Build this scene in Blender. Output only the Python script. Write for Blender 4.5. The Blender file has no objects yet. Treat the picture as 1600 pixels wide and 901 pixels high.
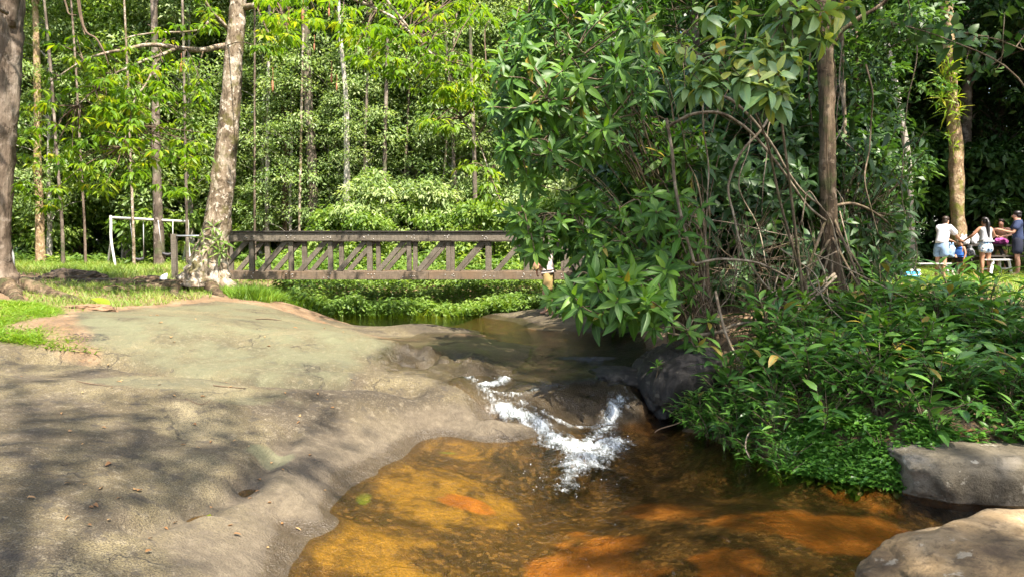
import bpy, bmesh, math, random
import numpy as np
from mathutils import Vector, Matrix, noise as mnoise

random.seed(7); RNG = np.random.default_rng(11)
SC = bpy.context.scene
COL = SC.collection
R = math.radians

# ------------------------------------------------------------------ camera geometry
CAM_Z, FPX, PITCH = 2.0, 1155.0, R(2.73)
cp, sp = math.cos(PITCH), math.sin(PITCH)
def ray(u, v):
    dx = (u - 800) / FPX; dc = (450.5 - v) / FPX
    return Vector((dx, cp + dc * sp, -sp + dc * cp))
def at(u, v, Y):                       # point of the place seen in direction (u,v) at distance Y
    d = ray(u, v); k = Y / d.y
    return Vector((d.x * k, Y, CAM_Z + d.z * k))
def onz(u, v, z):                      # point of the place seen in direction (u,v) at height z
    d = ray(u, v); k = (z - CAM_Z) / d.z
    return Vector((d.x * k, d.y * k, z))

# ------------------------------------------------------------------ object helpers
def tag(o, label=None, cat=None, group=None, kind=None):
    if label: o['label'] = label
    if cat: o['category'] = cat
    if group: o['group'] = group
    if kind: o['kind'] = kind
    return o
def empty(name, loc=(0, 0, 0), rz=0.0, label=None, cat=None, group=None):
    o = bpy.data.objects.new(name, None); COL.objects.link(o)
    o.location = loc; o.rotation_euler = (0, 0, rz); o.empty_display_size = .1
    return tag(o, label, cat, group)
def copy_tree(o, parent=None):
    kids = list(o.children)
    c = o.copy(); COL.objects.link(c)
    if parent: c.parent = parent
    for ch in kids: copy_tree(ch, c)
    return c
def np_mesh(name, V, F, mats=(), attrs=None, smooth=True):
    """V (n,3); F array (m,k) or list of such arrays; attrs {name: (domain, values)}"""
    if not isinstance(F, list): F = [F]
    F = [np.asarray(f, dtype=np.int32) for f in F if len(f)]
    me = bpy.data.meshes.new(name)
    V = np.asarray(V, dtype=np.float32)
    me.vertices.add(len(V)); me.vertices.foreach_set('co', V.ravel())
    nl = sum(f.size for f in F); npoly = sum(len(f) for f in F)
    me.loops.add(nl); me.polygons.add(npoly)
    me.loops.foreach_set('vertex_index', np.concatenate([f.ravel() for f in F]))
    st = []; s = 0
    for f in F:
        k = f.shape[1]; st.append(s + np.arange(len(f)) * k); s += f.size
    me.polygons.foreach_set('loop_start', np.concatenate(st).astype(np.int32))
    me.update(calc_edges=True)
    me.polygons.foreach_set('use_smooth', np.full(npoly, smooth))
    for m in mats: me.materials.append(m)
    for an, (dom, val) in (attrs or {}).items():
        a = me.attributes.new(an, 'FLOAT', dom); a.data.foreach_set('value', np.asarray(val, dtype=np.float32))
    me.update()
    return me
def link(name, me, parent=None, loc=None):
    o = bpy.data.objects.new(name, me); COL.objects.link(o)
    if parent: o.parent = parent
    if loc is not None: o.location = loc
    return o

class MB:
    """collects shapes for ONE mesh"""
    def __init__(self): self.V = []; self.F4 = []; self.F3 = []; self.n = 0
    def add(self, V, F4=None, F3=None):
        V = np.asarray(V, dtype=float)
        if F4 is not None and len(F4): self.F4.append(np.asarray(F4) + self.n)
        if F3 is not None and len(F3): self.F3.append(np.asarray(F3) + self.n)
        self.V.append(V); self.n += len(V)
    def box(self, c, s, rot=None, jit=0.0):
        c = np.array(c, float); s = np.array(s, float) / 2
        P = np.array([(x, y, z) for x in (-1, 1) for y in (-1, 1) for z in (-1, 1)], float) * s
        if jit: P += RNG.normal(0, jit, P.shape)
        if rot is not None: P = P @ np.array(rot.to_3x3()).T
        F = [(0, 1, 3, 2), (4, 6, 7, 5), (0, 4, 5, 1), (2, 3, 7, 6), (0, 2, 6, 4), (1, 5, 7, 3)]
        self.add(P + c, F)
    def bar(self, a, b, w, d, jit=0.0):        # square bar from a to b: w across in XZ, d in Y
        a = Vector(a); b = Vector(b); m = (a + b) / 2; L = (b - a).length
        dr = (b - a).normalized(); y = Vector((0, 1, 0))
        if abs(dr.y) > .9: y = Vector((1, 0, 0))
        x = y.cross(dr).normalized(); y = dr.cross(x)
        M = Matrix((x, y, dr)).transposed()
        self.box(m, (w, d, L), M, jit)
    def tube(self, pts, rad, seg=8, res=None, caps=True, rough=0.0, lobes=0.0, seed=0):
        V, F4, F3 = tube_np(pts, rad, seg, res, caps, rough, lobes, seed); self.add(V, F4, F3)
    def ball(self, c, r, seg=10, rings=7, noise=0.0, rot=None):
        c = np.array(c, float); r = np.array(r, float) if np.ndim(r) else np.array((r, r, r), float)
        V = [(0, 0, 1)]
        for i in range(1, rings):
            t = math.pi * i / rings
            for j in range(seg):
                p = 2 * math.pi * j / seg; V.append((math.sin(t) * math.cos(p), math.sin(t) * math.sin(p), math.cos(t)))
        V.append((0, 0, -1)); V = np.array(V)
        if noise: V *= (1 + RNG.normal(0, noise, (len(V), 1)))
        F4 = []; F3 = []
        for j in range(seg):
            F3.append((0, 1 + j, 1 + (j + 1) % seg)); b = 1 + (rings - 2) * seg
            F3.append((b + (j + 1) % seg, b + j, len(V) - 1))
            for i in range(rings - 2):
                a = 1 + i * seg; F4.append((a + j, a + seg + j, a + seg + (j + 1) % seg, a + (j + 1) % seg))
        V = V * r
        if rot is not None: V = V @ np.array(rot.to_3x3()).T
        self.add(V + c, F4, F3)
    def build(self, name, mat, parent=None, smooth=True, bevel=0.0):
        V = np.concatenate(self.V)
        F = []
        if self.F4: F.append(np.concatenate(self.F4))
        if self.F3: F.append(np.concatenate(self.F3))
        o = link(name, np_mesh(name, V, F, [mat], smooth=smooth), parent)
        if bevel:
            m = o.modifiers.new('bevel', 'BEVEL'); m.width = bevel; m.segments = 2; m.limit_method = 'ANGLE'
        return o

def resample(pts, rad, res):
    P = np.array([tuple(p) for p in pts], float); n = len(P)
    r = np.array(rad, float) if np.ndim(rad) else np.full(n, float(rad))
    if n < 3 or not res: return P, r
    Q = np.vstack([2 * P[0] - P[1], P, 2 * P[-1] - P[-2]])
    out = []; ro = []
    for i in range(n - 1):
        p0, p1, p2, p3 = Q[i], Q[i + 1], Q[i + 2], Q[i + 3]
        for t in np.linspace(0, 1, res, endpoint=False):
            out.append(.5 * (2 * p1 + (p2 - p0) * t + (2 * p0 - 5 * p1 + 4 * p2 - p3) * t * t + (3 * p1 - p0 - 3 * p2 + p3) * t ** 3))
            ro.append(r[i] * (1 - t) + r[i + 1] * t)
    out.append(P[-1]); ro.append(r[-1])
    return np.array(out), np.array(ro)
def tube_np(pts, rad, seg=8, res=None, caps=True, rough=0.0, lobes=0.0, seed=0):
    P, r = resample(pts, rad, res); n = len(P)
    T = np.gradient(P, axis=0); T /= np.linalg.norm(T, axis=1)[:, None] + 1e-9
    ref = np.array((0, 1, 0.)) if abs(T[0][1]) < .8 else np.array((1., 0, 0))
    V = np.zeros((n, seg, 3)); A = np.linspace(0, 2 * math.pi, seg, endpoint=False)
    x = np.cross(ref, T[0])
    rng = np.random.default_rng(seed + 5)
    ph = rng.uniform(0, 6.28, 4)
    for i in range(n):
        x = x - T[i] * x.dot(T[i]); x /= np.linalg.norm(x) + 1e-9; y = np.cross(T[i], x)
        rr = np.full(seg, r[i])
        if rough:
            rr = rr * (1 + np.array([rough * mnoise.noise(Vector((math.cos(a) * 1.7 + seed, math.sin(a) * 1.7, i * .45))) for a in A])
                       + rough * .6 * np.array([mnoise.noise(Vector((math.cos(a) * 4 + seed, math.sin(a) * 4, i * 1.1))) for a in A]))
        if lobes:
            rr = rr * (1 + lobes * (np.cos(3 * A + ph[0]) * .5 + np.cos(5 * A + ph[1]) * .5) * np.clip(r[i] / r[min(n - 1, n // 3)] - 1, 0, 1.2))
        V[i] = P[i] + rr[:, None] * (np.cos(A)[:, None] * x + np.sin(A)[:, None] * y)
    F = []
    for i in range(n - 1):
        a = i * seg + np.arange(seg); b = i * seg + (np.arange(seg) + 1) % seg
        F.append(np.stack([a, b, b + seg, a + seg], 1))
    V = V.reshape(-1, 3); F = np.concatenate(F); F3 = []
    if caps:
        V = np.vstack([V, P[0], P[-1]]); c0 = n * seg; c1 = c0 + 1
        for j in range(seg):
            F3.append((c0, (j + 1) % seg, j)); F3.append((c1, (n - 1) * seg + j, (n - 1) * seg + (j + 1) % seg))
    return V, F, F3

# ------------------------------------------------------------------ materials
def new_mat(name):
    m = bpy.data.materials.new(name); m.use_nodes = True
    nt = m.node_tree; nt.nodes.clear()
    out = nt.nodes.new('ShaderNodeOutputMaterial')
    return m, nt, out
class NB:
    """tiny node builder"""
    def __init__(self, nt): self.nt = nt
    def n(self, t, **kw):
        nd = self.nt.nodes.new('ShaderNode' + t)
        for k, v in kw.items(): setattr(nd, k, v)
        return nd
    def lk(self, a, b): self.nt.links.new(a, b)
    def setin(self, nd, key, v):
        s = nd.inputs[key]
        if isinstance(v, bpy.types.NodeSocket): self.lk(v, s)
        elif v is not None: s.default_value = v
    def coord(self): return self.n('TexCoord').outputs['Object']
    def mapping(self, vec, scale=(1, 1, 1), rot=(0, 0, 0), loc=(0, 0, 0)):
        m = self.n('Mapping'); self.lk(vec, m.inputs[0]); m.inputs['Scale'].default_value = scale
        m.inputs['Rotation'].default_value = rot; m.inputs['Location'].default_value = loc
        return m.outputs[0]
    def noise(self, vec, scale, detail=4, rough=.55, dist=0.0, out='Fac'):
        t = self.n('TexNoise'); self.setin(t, 'Vector', vec); t.inputs['Scale'].default_value = scale
        t.inputs['Detail'].default_value = detail; t.inputs['Roughness'].default_value = rough; t.inputs['Distortion'].default_value = dist
        return t.outputs[0] if out == 'Fac' else t.outputs[1]
    def voro(self, vec, scale, feature='F1', out='Distance', rand=1.0):
        t = self.n('TexVoronoi', feature=feature); self.setin(t, 'Vector', vec); t.inputs['Scale'].default_value = scale
        t.inputs['Randomness'].default_value = rand
        return t.outputs[out]
    def ramp(self, fac, stops, interp='LINEAR'):
        r = self.n('ValToRGB'); cr = r.color_ramp; cr.interpolation = interp
        while len(cr.elements) > 1: cr.elements.remove(cr.elements[-1])
        for i, (p, c) in enumerate(stops):
            e = cr.elements[0] if i == 0 else cr.elements.new(p)
            e.position = p; e.color = (*c, 1) if len(c) == 3 else c
        self.lk(fac, r.inputs[0]); return r.outputs[0]
    def rng(self, fac, a, b, c=0.0, d=1.0, smooth=True):
        m = self.n('MapRange'); m.interpolation_type = 'SMOOTHSTEP' if smooth else 'LINEAR'
        self.setin(m, 'Value', fac); m.inputs['From Min'].default_value = a; m.inputs['From Max'].default_value = b
        m.inputs['To Min'].default_value = c; m.inputs['To Max'].default_value = d
        return m.outputs[0]
    def mix(self, fac, a, b, mode='MIX'):
        m = self.n('Mix', data_type='RGBA', blend_type=mode)
        self.setin(m, 0, fac)
        for i, c in ((6, a), (7, b)):
            if isinstance(c, tuple): c = (*c, 1) if len(c) == 3 else c
            self.setin(m, i, c)
        return m.outputs[2]
    def math(self, op, a, b=0.0, clamp=False):
        m = self.n('Math', operation=op, use_clamp=clamp); self.setin(m, 0, a); self.setin(m, 1, b); return m.outputs[0]
    def attr(self, name, out='Fac'): return self.n('Attribute', attribute_name=name).outputs[out]
    def bump(self, h, strength=.5, dist=.02, normal=None):
        b = self.n('Bump'); self.lk(h, b.inputs['Height']); b.inputs['Strength'].default_value = strength
        b.inputs['Distance'].default_value = dist
        if normal is not None: self.lk(normal, b.inputs['Normal'])
        return b.outputs[0]
    def pbsdf(self, col, rough=.7, normal=None, spec=.4, metal=0.0):
        p = self.n('BsdfPrincipled'); 
        if isinstance(col, tuple): col = (*col, 1)
        self.setin(p, 'Base Color', col); self.setin(p, 'Roughness', rough); self.setin(p, 'Metallic', metal)
        self.setin(p, 'Specular IOR Level', spec)
        if normal is not None: self.lk(normal, p.inputs['Normal'])
        return p.outputs[0]

def simple_mat(name, col, rough=.7, var=.25, scale=6.0, bump=.2, spec=.4, metal=0.0):
    m, nt, out = new_mat(name); b = NB(nt); c = b.coord()
    f = b.noise(c, scale, 5, .6)
    dark = tuple(x * (1 - var) for x in col); lite = tuple(min(1, x * (1 + var)) for x in col)
    cc = b.ramp(f, [(.3, dark), (.7, lite)])
    nrm = b.bump(b.noise(c, scale * 5, 4), bump, .01)
    b.lk(b.pbsdf(cc, rough, nrm, spec, metal), out.inputs[0]); return m

def leaf_mat(name, stops, trans=.35, tcol=(1.6, 1.5, .6), rough=.45, spec=.35, rib=None, spots=None):
    """stops: ramp over the per-leaf variation attribute"""
    m, nt, out = new_mat(name); b = NB(nt)
    col = b.ramp(b.attr('var'), stops)
    if rib:
        col = b.mix(b.math('MULTIPLY', b.rng(b.attr('rib'), .80, .97), .75), col, rib)
    if spots:
        col = b.mix(b.rng(b.noise(b.coord(), 14, 3), .62, .72, 0, .8), col, spots)
    p = b.n('BsdfPrincipled'); b.lk(col, p.inputs['Base Color']); p.inputs['Roughness'].default_value = rough
    p.inputs['Specular IOR Level'].default_value = spec
    t = b.n('BsdfTranslucent'); tc = b.mix(1.0, col, tcol, 'MULTIPLY'); b.lk(tc, t.inputs['Color'])
    mx = b.n('MixShader'); mx.inputs[0].default_value = trans
    b.lk(p.outputs[0], mx.inputs[1]); b.lk(t.outputs[0], mx.inputs[2]); b.lk(mx.outputs[0], out.inputs[0])
    return m

def bark_mat(name, dark, mid, lite, scale=3.0, moss=None, lichen=.5, zs=.35, bump=.7):
    m, nt, out = new_mat(name); b = NB(nt); c = b.coord()
    mp = b.mapping(c, (1, 1, zs))
    f = b.noise(mp, scale, 6, .62, .6)
    col = b.ramp(f, [(.32, dark), (.5, mid), (.66, lite)])
    if lichen:
        l = b.noise(c, scale * 1.6, 5, .65, .3)
        col = b.mix(b.rng(l, .52, .62, 0, lichen), col, tuple(min(.8, x * 1.35 + .05) for x in lite))
        l2 = b.noise(b.mapping(c, (1, 1, 1), loc=(7, 3, 1)), scale * 2.3, 5, .6)
        col = b.mix(b.rng(l2, .56, .66, 0, .8), col, dark)
    if moss:
        g = b.noise(b.mapping(c, (1, 1, 1), loc=(3, 9, 4)), scale * .8, 5, .6)
        col = b.mix(b.rng(g, .5, .66, 0, .85), col, moss)
    h = b.math('ADD', b.noise(mp, scale * 5, 6, .65), b.math('MULTIPLY', b.voro(mp, scale * 7), .5))
    b.lk(b.pbsdf(col, .9, b.bump(h, bump, .03), .15), out.inputs[0]); return m
M = {}
M['leaf_bright'] = leaf_mat('leaf_bright', [(0, (.055, .13, .010)), (.5, (.11, .215, .014)), (.85, (.19, .28, .02)), (1, (.30, .30, .03))], .55, (1.7, 1.6, .7))
M['leaf_mid'] = leaf_mat('leaf_mid', [(0, (.06, .12, .018)), (.5, (.115, .205, .034)), (1, (.21, .29, .065))], .42, (1.5, 1.5, .6))
M['leaf_pale'] = leaf_mat('leaf_pale', [(0, (.11, .18, .055)), (.5, (.20, .285, .10)), (1, (.34, .40, .18))], .42, (1.3, 1.4, .6))
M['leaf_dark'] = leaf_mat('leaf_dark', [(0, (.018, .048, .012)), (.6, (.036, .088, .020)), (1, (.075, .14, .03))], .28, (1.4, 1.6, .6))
M['leaf_shrub'] = leaf_mat('leaf_shrub', [(0, (.022, .064, .008)), (.55, (.048, .128, .012)), (.9, (.11, .21, .022)), (.97, (.16, .26, .03)), (1, (.26, .20, .03))], .32, (1.5, 1.6, .5), .48, .3, rib=(.10, .19, .05))
M['leaf_waxy'] = leaf_mat('leaf_waxy', [(0, (.08, .17, .06)), (.5, (.16, .27, .11)), (.8, (.23, .33, .12)), (.93, (.36, .38, .06)), (1, (.40, .27, .04))], .36, (1.5, 1.5, .5), .38, .5, rib=(.20, .28, .10))
M['leaf_herb'] = leaf_mat('leaf_herb', [(0, (.07, .14, .022)), (.5, (.13, .22, .04)), (1, (.23, .31, .07))], .4, (1.5, 1.5, .6))
M['leaf_cover'] = leaf_mat('leaf_cover', [(0, (.035, .11, .014)), (.5, (.06, .17, .02)), (1, (.11, .25, .03))], .3, (1.4, 1.5, .6), .36, .5)
M['leaf_ginger'] = leaf_mat('leaf_ginger', [(0, (.025, .085, .015)), (.6, (.060, .155, .025)), (.92, (.11, .22, .035)), (1, (.24, .17, .04))], .28, (1.5, 1.6, .6), .34, .5, rib=(.11, .20, .07))
M['leaf_dead'] = leaf_mat('leaf_dead', [(0, (.11, .055, .02)), (.5, (.22, .11, .04)), (1, (.34, .22, .10))], .15, (1.2, 1, .7), .6)
M['grass'] = leaf_mat('grass', [(0, (.07, .15, .015)), (.5, (.13, .24, .025)), (.85, (.21, .30, .04)), (1, (.36, .34, .11))], .4, (1.4, 1.4, .6))
M['grass_dry'] = leaf_mat('grass_dry', [(0, (.09, .18, .02)), (.5, (.16, .25, .04)), (1, (.32, .33, .10))], .4, (1.3, 1.3, .6))
M['bark_pale'] = bark_mat('bark_pale', (.05, .034, .021), (.19, .145, .10), (.36, .31, .245), 4.2, (.10, .09, .03), .75)
M['bark_grey'] = bark_mat('bark_grey', (.045, .032, .022), (.12, .09, .065), (.21, .17, .13), 2.8, None, .35, .25, .9)
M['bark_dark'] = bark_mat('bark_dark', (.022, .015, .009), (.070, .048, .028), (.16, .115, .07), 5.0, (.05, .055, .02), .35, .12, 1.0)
M['bark_forest'] = bark_mat('bark_forest', (.04, .03, .022), (.10, .08, .06), (.22, .18, .14), 2.0, (.05, .065, .025), .5, .3)
M['bark_white'] = bark_mat('bark_white', (.13, .11, .09), (.30, .27, .23), (.48, .45, .40), 2.0, None, .5, .3)
M['bark_epi'] = bark_mat('bark_epi', (.08, .05, .025), (.22, .15, .085), (.38, .28, .17), 5.0, (.16, .17, .03), .5, .5)
M['vine'] = bark_mat('vine', (.07, .05, .032), (.16, .125, .082), (.29, .24, .17), 6.0, None, .3, .5, .3)
M['vine_dark'] = bark_mat('vine_dark', (.05, .035, .022), (.11, .08, .05), (.18, .14, .09), 6.0, (.06, .06, .02), .3, .5, .3)
M['twig'] = simple_mat('twig', (.09, .06, .035), .9, .3, 12)

# weathered bridge timber
def timber(name, base, stain):
    m, nt, out = new_mat(name); b = NB(nt); c = b.coord()
    g = b.noise(b.mapping(c, (1.2, 1.2, 9)), 6, 6, .65, .4)
    g2 = b.noise(b.mapping(c, (9, 9, 1.2)), 6, 6, .65, .4)
    l = b.noise(c, 1.3, 5, .6)
    col = b.ramp(b.math('MULTIPLY', b.math('ADD', g, g2), .5), [(.36, tuple(x * .55 for x in base)), (.5, base), (.64, tuple(x * 1.55 for x in base))])
    col = b.mix(b.rng(l, .45, .7, 0, .7), col, stain)
    w = b.noise(b.mapping(c, (3, 3, .5)), 4, 4)
    col = b.mix(b.rng(w, .55, .75, 0, .6), col, tuple(x * .35 for x in base))
    nrm = b.bump(b.math('ADD', g, g2), .5, .01)
    b.lk(b.pbsdf(col, .8, nrm, .25), out.inputs[0]); return m
M['timber'] = timber('timber', (.118, .100, .076), (.068, .054, .040))
M['timber_beam'] = timber('timber_beam', (.125, .094, .066), (.15, .092, .05))
M['timber_dark'] = timber('timber_dark', (.04, .034, .028), (.03, .025, .02))
M['bolt'] = simple_mat('bolt', (.35, .33, .30), .5, .2, 20, .1, .5, .6)
M['white_metal'] = simple_mat('white_metal', (.36, .36, .335), .45, .12, 3, .05)
M['grey_metal'] = simple_mat('grey_metal', (.38, .40, .42), .4, .15, 4, .05, .5, .5)
M['chain'] = simple_mat('chain', (.40, .40, .38), .5, .2, 30, .1, .5, .3)
M['seat_rubber'] = simple_mat('seat_rubber', (.03, .03, .035), .6, .2, 8)
M['white_plastic'] = simple_mat('white_plastic', (.70, .70, .68), .4, .06, 5, .1)
M['clear_bag'] = simple_mat('clear_bag', (.66, .66, .66), .3, .12, 8, .6, .6)
M['blue_plastic'] = simple_mat('blue_plastic', (.05, .36, .62), .35, .3, 9, .1)
M['skin'] = simple_mat('skin', (.40, .215, .14), .5, .1, 6, .05)
M['skin_tan'] = simple_mat('skin_tan', (.31, .155, .09), .5, .1, 6, .05)
M['skin_pink'] = simple_mat('skin_pink', (.55, .28, .19), .5, .1, 6, .05)
M['hair_black'] = simple_mat('hair_black', (.012, .010, .010), .4, .3, 30, .3)
M['hair_brown'] = simple_mat('hair_brown', (.035, .022, .015), .5, .3, 30, .3)
M['cloth_white'] = simple_mat('cloth_white', (.68, .67, .72), .9, .06, 8, .2)
M['cloth_grey'] = simple_mat('cloth_grey', (.33, .345, .36), .9, .1, 8, .2)
M['cloth_navy'] = simple_mat('cloth_navy', (.022, .035, .085), .9, .2, 8, .2)
M['cloth_darknavy'] = simple_mat('cloth_darknavy', (.009, .012, .026), .9, .2, 8, .2)
M['cloth_blue'] = simple_mat('cloth_blue', (.02, .10, .34), .85, .12, 8, .2)
M['denim'] = simple_mat('denim', (.19, .29, .43), .9, .2, 12, .2)
M['cloth_black'] = simple_mat('cloth_black', (.012, .012, .014), .9, .2, 8)
M['cloth_cream'] = simple_mat('cloth_cream', (.46, .40, .36), .9, .08, 8, .2)
M['cloth_yellow'] = simple_mat('cloth_yellow', (.30, .21, .08), .9, .1, 8, .2)
M['eye'] = simple_mat('eye', (.02, .015, .012), .3, .1, 5)
def pattern_mat(name, a, bcol, ccol, scale):
    m, nt, out = new_mat(name); b = NB(nt); c = b.coord()
    col = b.mix(b.rng(b.noise(c, scale, 3, .5, 1.5), .5, .53), a, bcol)
    col = b.mix(b.rng(b.noise(b.mapping(c, (1, 1, 1), loc=(4, 4, 4)), scale * 1.2, 3, .5, 1.5), .57, .6), col, ccol)
    b.lk(b.pbsdf(col, .85), out.inputs[0]); return m
M['floral'] = pattern_mat('floral', (.24, .42, .68), (.60, .57, .50), (.035, .04, .07), 13)
M['purple_pattern'] = pattern_mat('purple_pattern', (.16, .015, .10), (.40, .08, .28), (.03, .005, .02), 22)
M['mesh_bag'] = pattern_mat('mesh_bag', (.05, .05, .055), (.26, .27, .28), (.02, .02, .02), 26)
EXPOSURE = 1.85
# ------------------------------------------------------------------ numpy noise
def _hash(ix, iy, s):
    h = (ix.astype(np.int64) * 374761393 + iy.astype(np.int64) * 668265263 + s * 1274126177) & 0xffffffff
    h = ((h ^ (h >> 13)) * 1274126177) & 0xffffffff
    return ((h ^ (h >> 16)) & 0xffff) / 32767.5 - 1.0
def vnoise(x, y, s=0):
    ix = np.floor(x); iy = np.floor(y); fx = x - ix; fy = y - iy
    fx = fx * fx * fx * (fx * (fx * 6 - 15) + 10); fy = fy * fy * fy * (fy * (fy * 6 - 15) + 10)
    a = _hash(ix, iy, s); b = _hash(ix + 1, iy, s); c = _hash(ix, iy + 1, s); d = _hash(ix + 1, iy + 1, s)
    return (a * (1 - fx) + b * fx) * (1 - fy) + (c * (1 - fx) + d * fx) * fy
def fbm(x, y, o=4, s=0, g=.5):
    t = 0; a = 1; n = 0
    for i in range(o):
        t = t + a * vnoise(x * 2 ** i + 17.3 * i, y * 2 ** i - 9.1 * i, s + i); n += a; a *= g
    return t / n
def sstep(x, a, b):
    t = np.clip((x - a) / (b - a), 0, 1); return t * t * (3 - 2 * t)
def in_poly(X, Y, P):
    X = np.asarray(X); Y = np.asarray(Y); ins = np.zeros(X.shape, bool); n = len(P); j = n - 1
    for i in range(n):
        xi, yi = P[i]; xj, yj = P[j]
        c = ((yi > Y) != (yj > Y)) & (X < (xj - xi) * (Y - yi) / (yj - yi + 1e-12) + xi)
        ins ^= c; j = i
    return ins
def poly_dist(X, Y, P, closed=True):
    d = np.full(np.shape(X), 1e9); n = len(P)
    for i in range(n if closed else n - 1):
        a = P[i]; b = P[(i + 1) % n]; dx, dy = b[0] - a[0], b[1] - a[1]; L = dx * dx + dy * dy + 1e-12
        t = np.clip(((X - a[0]) * dx + (Y - a[1]) * dy) / L, 0, 1)
        d = np.minimum(d, np.hypot(X - a[0] - t * dx, Y - a[1] - t * dy))
    return d
def XY(lst): return [(onz(*p).x, onz(*p).y) if len(p) == 3 else p for p in lst]

# ------------------------------------------------------------------ terrain heights
CP = [  # (u, v, z) seen in the photograph
 # near slab
 (0,901,.42),(200,901,.32),(330,901,.18),(430,901,.02),(0,800,.5),(0,700,.60),(150,760,.45),(300,790,.27),(400,760,.24),(470,770,.18),(480,800,.10),(400,830,.14),(300,850,.22),
 (0,620,.68),(200,650,.56),(400,650,.42),(300,700,.40),(500,700,.22),(550,700,.12),(560,660,.28),(650,640,.27),(650,668,.10),(720,635,.27),(770,648,.22),(200,580,.71),(350,600,.60),(0,570,.78),(460,615,.50),
 (480,603,.52),(600,612,.45),(690,616,.38),(-200,700,.75),(-200,560,.92),
 # dome and rocks behind it
 (300,568,.665),(420,582,.575),(540,588,.52),(250,545,.77),(400,545,.70),(350,481,.97),(200,490,1.0),(480,503,.76),(560,525,.635),(520,545,.64),(590,560,.55),(620,540,.55),
 (650,585,.49),(700,575,.515),(640,560,.56),(690,545,.55),(760,552,.535),(720,533,.525),(762,532,.505),(800,537,.478),(720,600,.43),(680,600,.44),(765,575,.49),(745,592,.425),(785,545,.515),(660,570,.50),(725,560,.53),(803,558,.48),
 (650,504,.60),(570,510,.56),(730,512,.53),(620,518,.56),(700,524,.50),(600,530,.50),(660,531,.455),(770,522,.41),
 # shelf
 (760,491,.50),(820,492,.58),(880,500,.60),(950,502,.66),(1010,500,.74),(850,513,.48),(900,520,.42),(950,524,.38),(1000,524,.42),(830,508,.47),
 # upper pool floor and sill
 (850,528,.34),(920,532,.30),(970,536,.34),(800,523,.36),(780,510,.34),(840,541,.43),(900,548,.425),(960,552,.42),(1000,560,.46),
 (800,565,.42),(870,570,.395),(940,575,.385),(850,588,.375),(920,592,.36),(970,592,.40),(790,600,.34),(860,600,.345),(920,604,.33),
 # cascade face
 (800,632,.20),(835,652,.12),(870,668,.01),(870,612,.31),(920,612,.30),(960,608,.32),(870,640,.10),(920,640,.06),(960,645,.03),(985,640,.10),(910,660,-.02),(1000,612,.30),(850,628,.2),
 # shore of the lower pool
 (450,890,0),(475,850,0),(452,828,0),(505,800,0),(545,760,0),(600,718,0),(660,685,0),(700,677,0),(770,672,0),
 (1030,662,-.12),(1060,672,0),(1130,696,0),(1250,740,0),(1360,756,0),(1420,765,0),(1100,702,-.16),(1180,738,-.18),(1250,768,-.18),(1060,692,-.22),(1330,782,-.14),(1160,720,-.12),(1480,790,-.14),(1560,806,-.14),(1600,785,-.12),(1640,770,.0),
 # right bank
 (1200,640,.42),(1100,640,.25),(1350,660,.42),(1300,700,.2),(1300,560,.78),(1450,610,.62),(1600,620,.6),(1550,690,.36),(1450,710,.28),(1600,560,.82),(1400,510,1.0),(1200,530,.86),(1100,560,.66),(1580,480,1.14),(1500,456,1.25),(1450,436,1.32),(1590,432,1.35),(1590,455,1.25),(1480,480,1.14),(1800,560,1.0),(1800,700,.6),
 # left bank
 (60,475,1.16),(0,520,.98),(100,530,.9),(140,495,1.03),(200,470,1.1),(300,455,1.1),(250,441,1.3),(130,440,1.36),(30,440,1.42),(405,464,1.0),(455,488,.6),(470,478,.75),(180,420,1.46),(60,416,1.5),(300,410,1.53),(-150,470,1.3),(-200,520,1.1)]
DP = [(-20,30,1.6),(0,30,1.5),(20,30,1.65),(-30,60,2.4),(30,60,2.4),(0,60,2.2),(-9,24,1.42),(-6.5,22.5,1.2),(-3,22,1.0),(0,22,1.05),(3,22,1.2),(4.5,19,1.2),(3,16,.95),(5,15,1.2),
 (-5,19,.25),(-3.5,19.5,.35),(-2,19.3,.25),(-4,18,.15),(-2.5,17.4,.15),(-1.3,18,.2),(-.6,16.8,.3),(-3.2,16.3,.3),(0,19.4,.42),(1.5,19.8,.75),(-5.6,18,.55),(-1,20.4,.7),(-4,20.8,.7),
 (0,0,.45),(-3,0,.62),(3,0,.62),(-5,-2,.85),(5,-2,.85),(0,1.6,.34),(0,3,-.1),(1.2,3.2,-.1),(-.9,3,.1),(2.2,2.6,.3),(3.6,4,.3),(5.5,5.5,.5),(9,6,1.0),(-9,4,1.0),(-12,10,1.5),(12,10,1.35),(10,16,1.35),(14,21,1.4),(10,26,1.45),(-14,18,1.5),
 # lower pool floor
 (0,4.6,-.34),(.1,5.5,-.36),(.3,6.6,-.42),(.6,7.4,-.40),(-.9,5.2,-.12),(-.8,6,-.13),(-.55,6.9,-.14),(-.3,7.6,-.12),(-1.1,4.6,-.10),(.9,5.4,-.22),(.6,4.4,-.2),(1.3,6.6,-.3),(1.8,7.4,-.28),(1.9,5.4,-.12),(2.4,5.7,-.12),(1.5,4.8,-.16),(2.2,6.3,-.16),(3,6,-.12),(2.9,5.2,-.18),(1.3,7.7,-.3),(2.2,4.4,-.15),(2.8,4.4,.05),(0,150,3),(-140,150,4),(140,150,4),(-60,30,2),(60,30,2)]
_pts = [tuple(onz(*p)) for p in CP] + [tuple(p) for p in DP]
_PX = np.array(_pts)
def _warp(x, y):
    k = 9.0; yy = np.maximum(y + 4.5, .8)
    return k * x / yy, k * np.log(yy)
_wx, _wy = _warp(_PX[:, 0], _PX[:, 1])
def _phi(r2): return np.where(r2 > 1e-12, .5 * r2 * np.log(r2 + 1e-12), 0)
_n = len(_PX)
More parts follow.
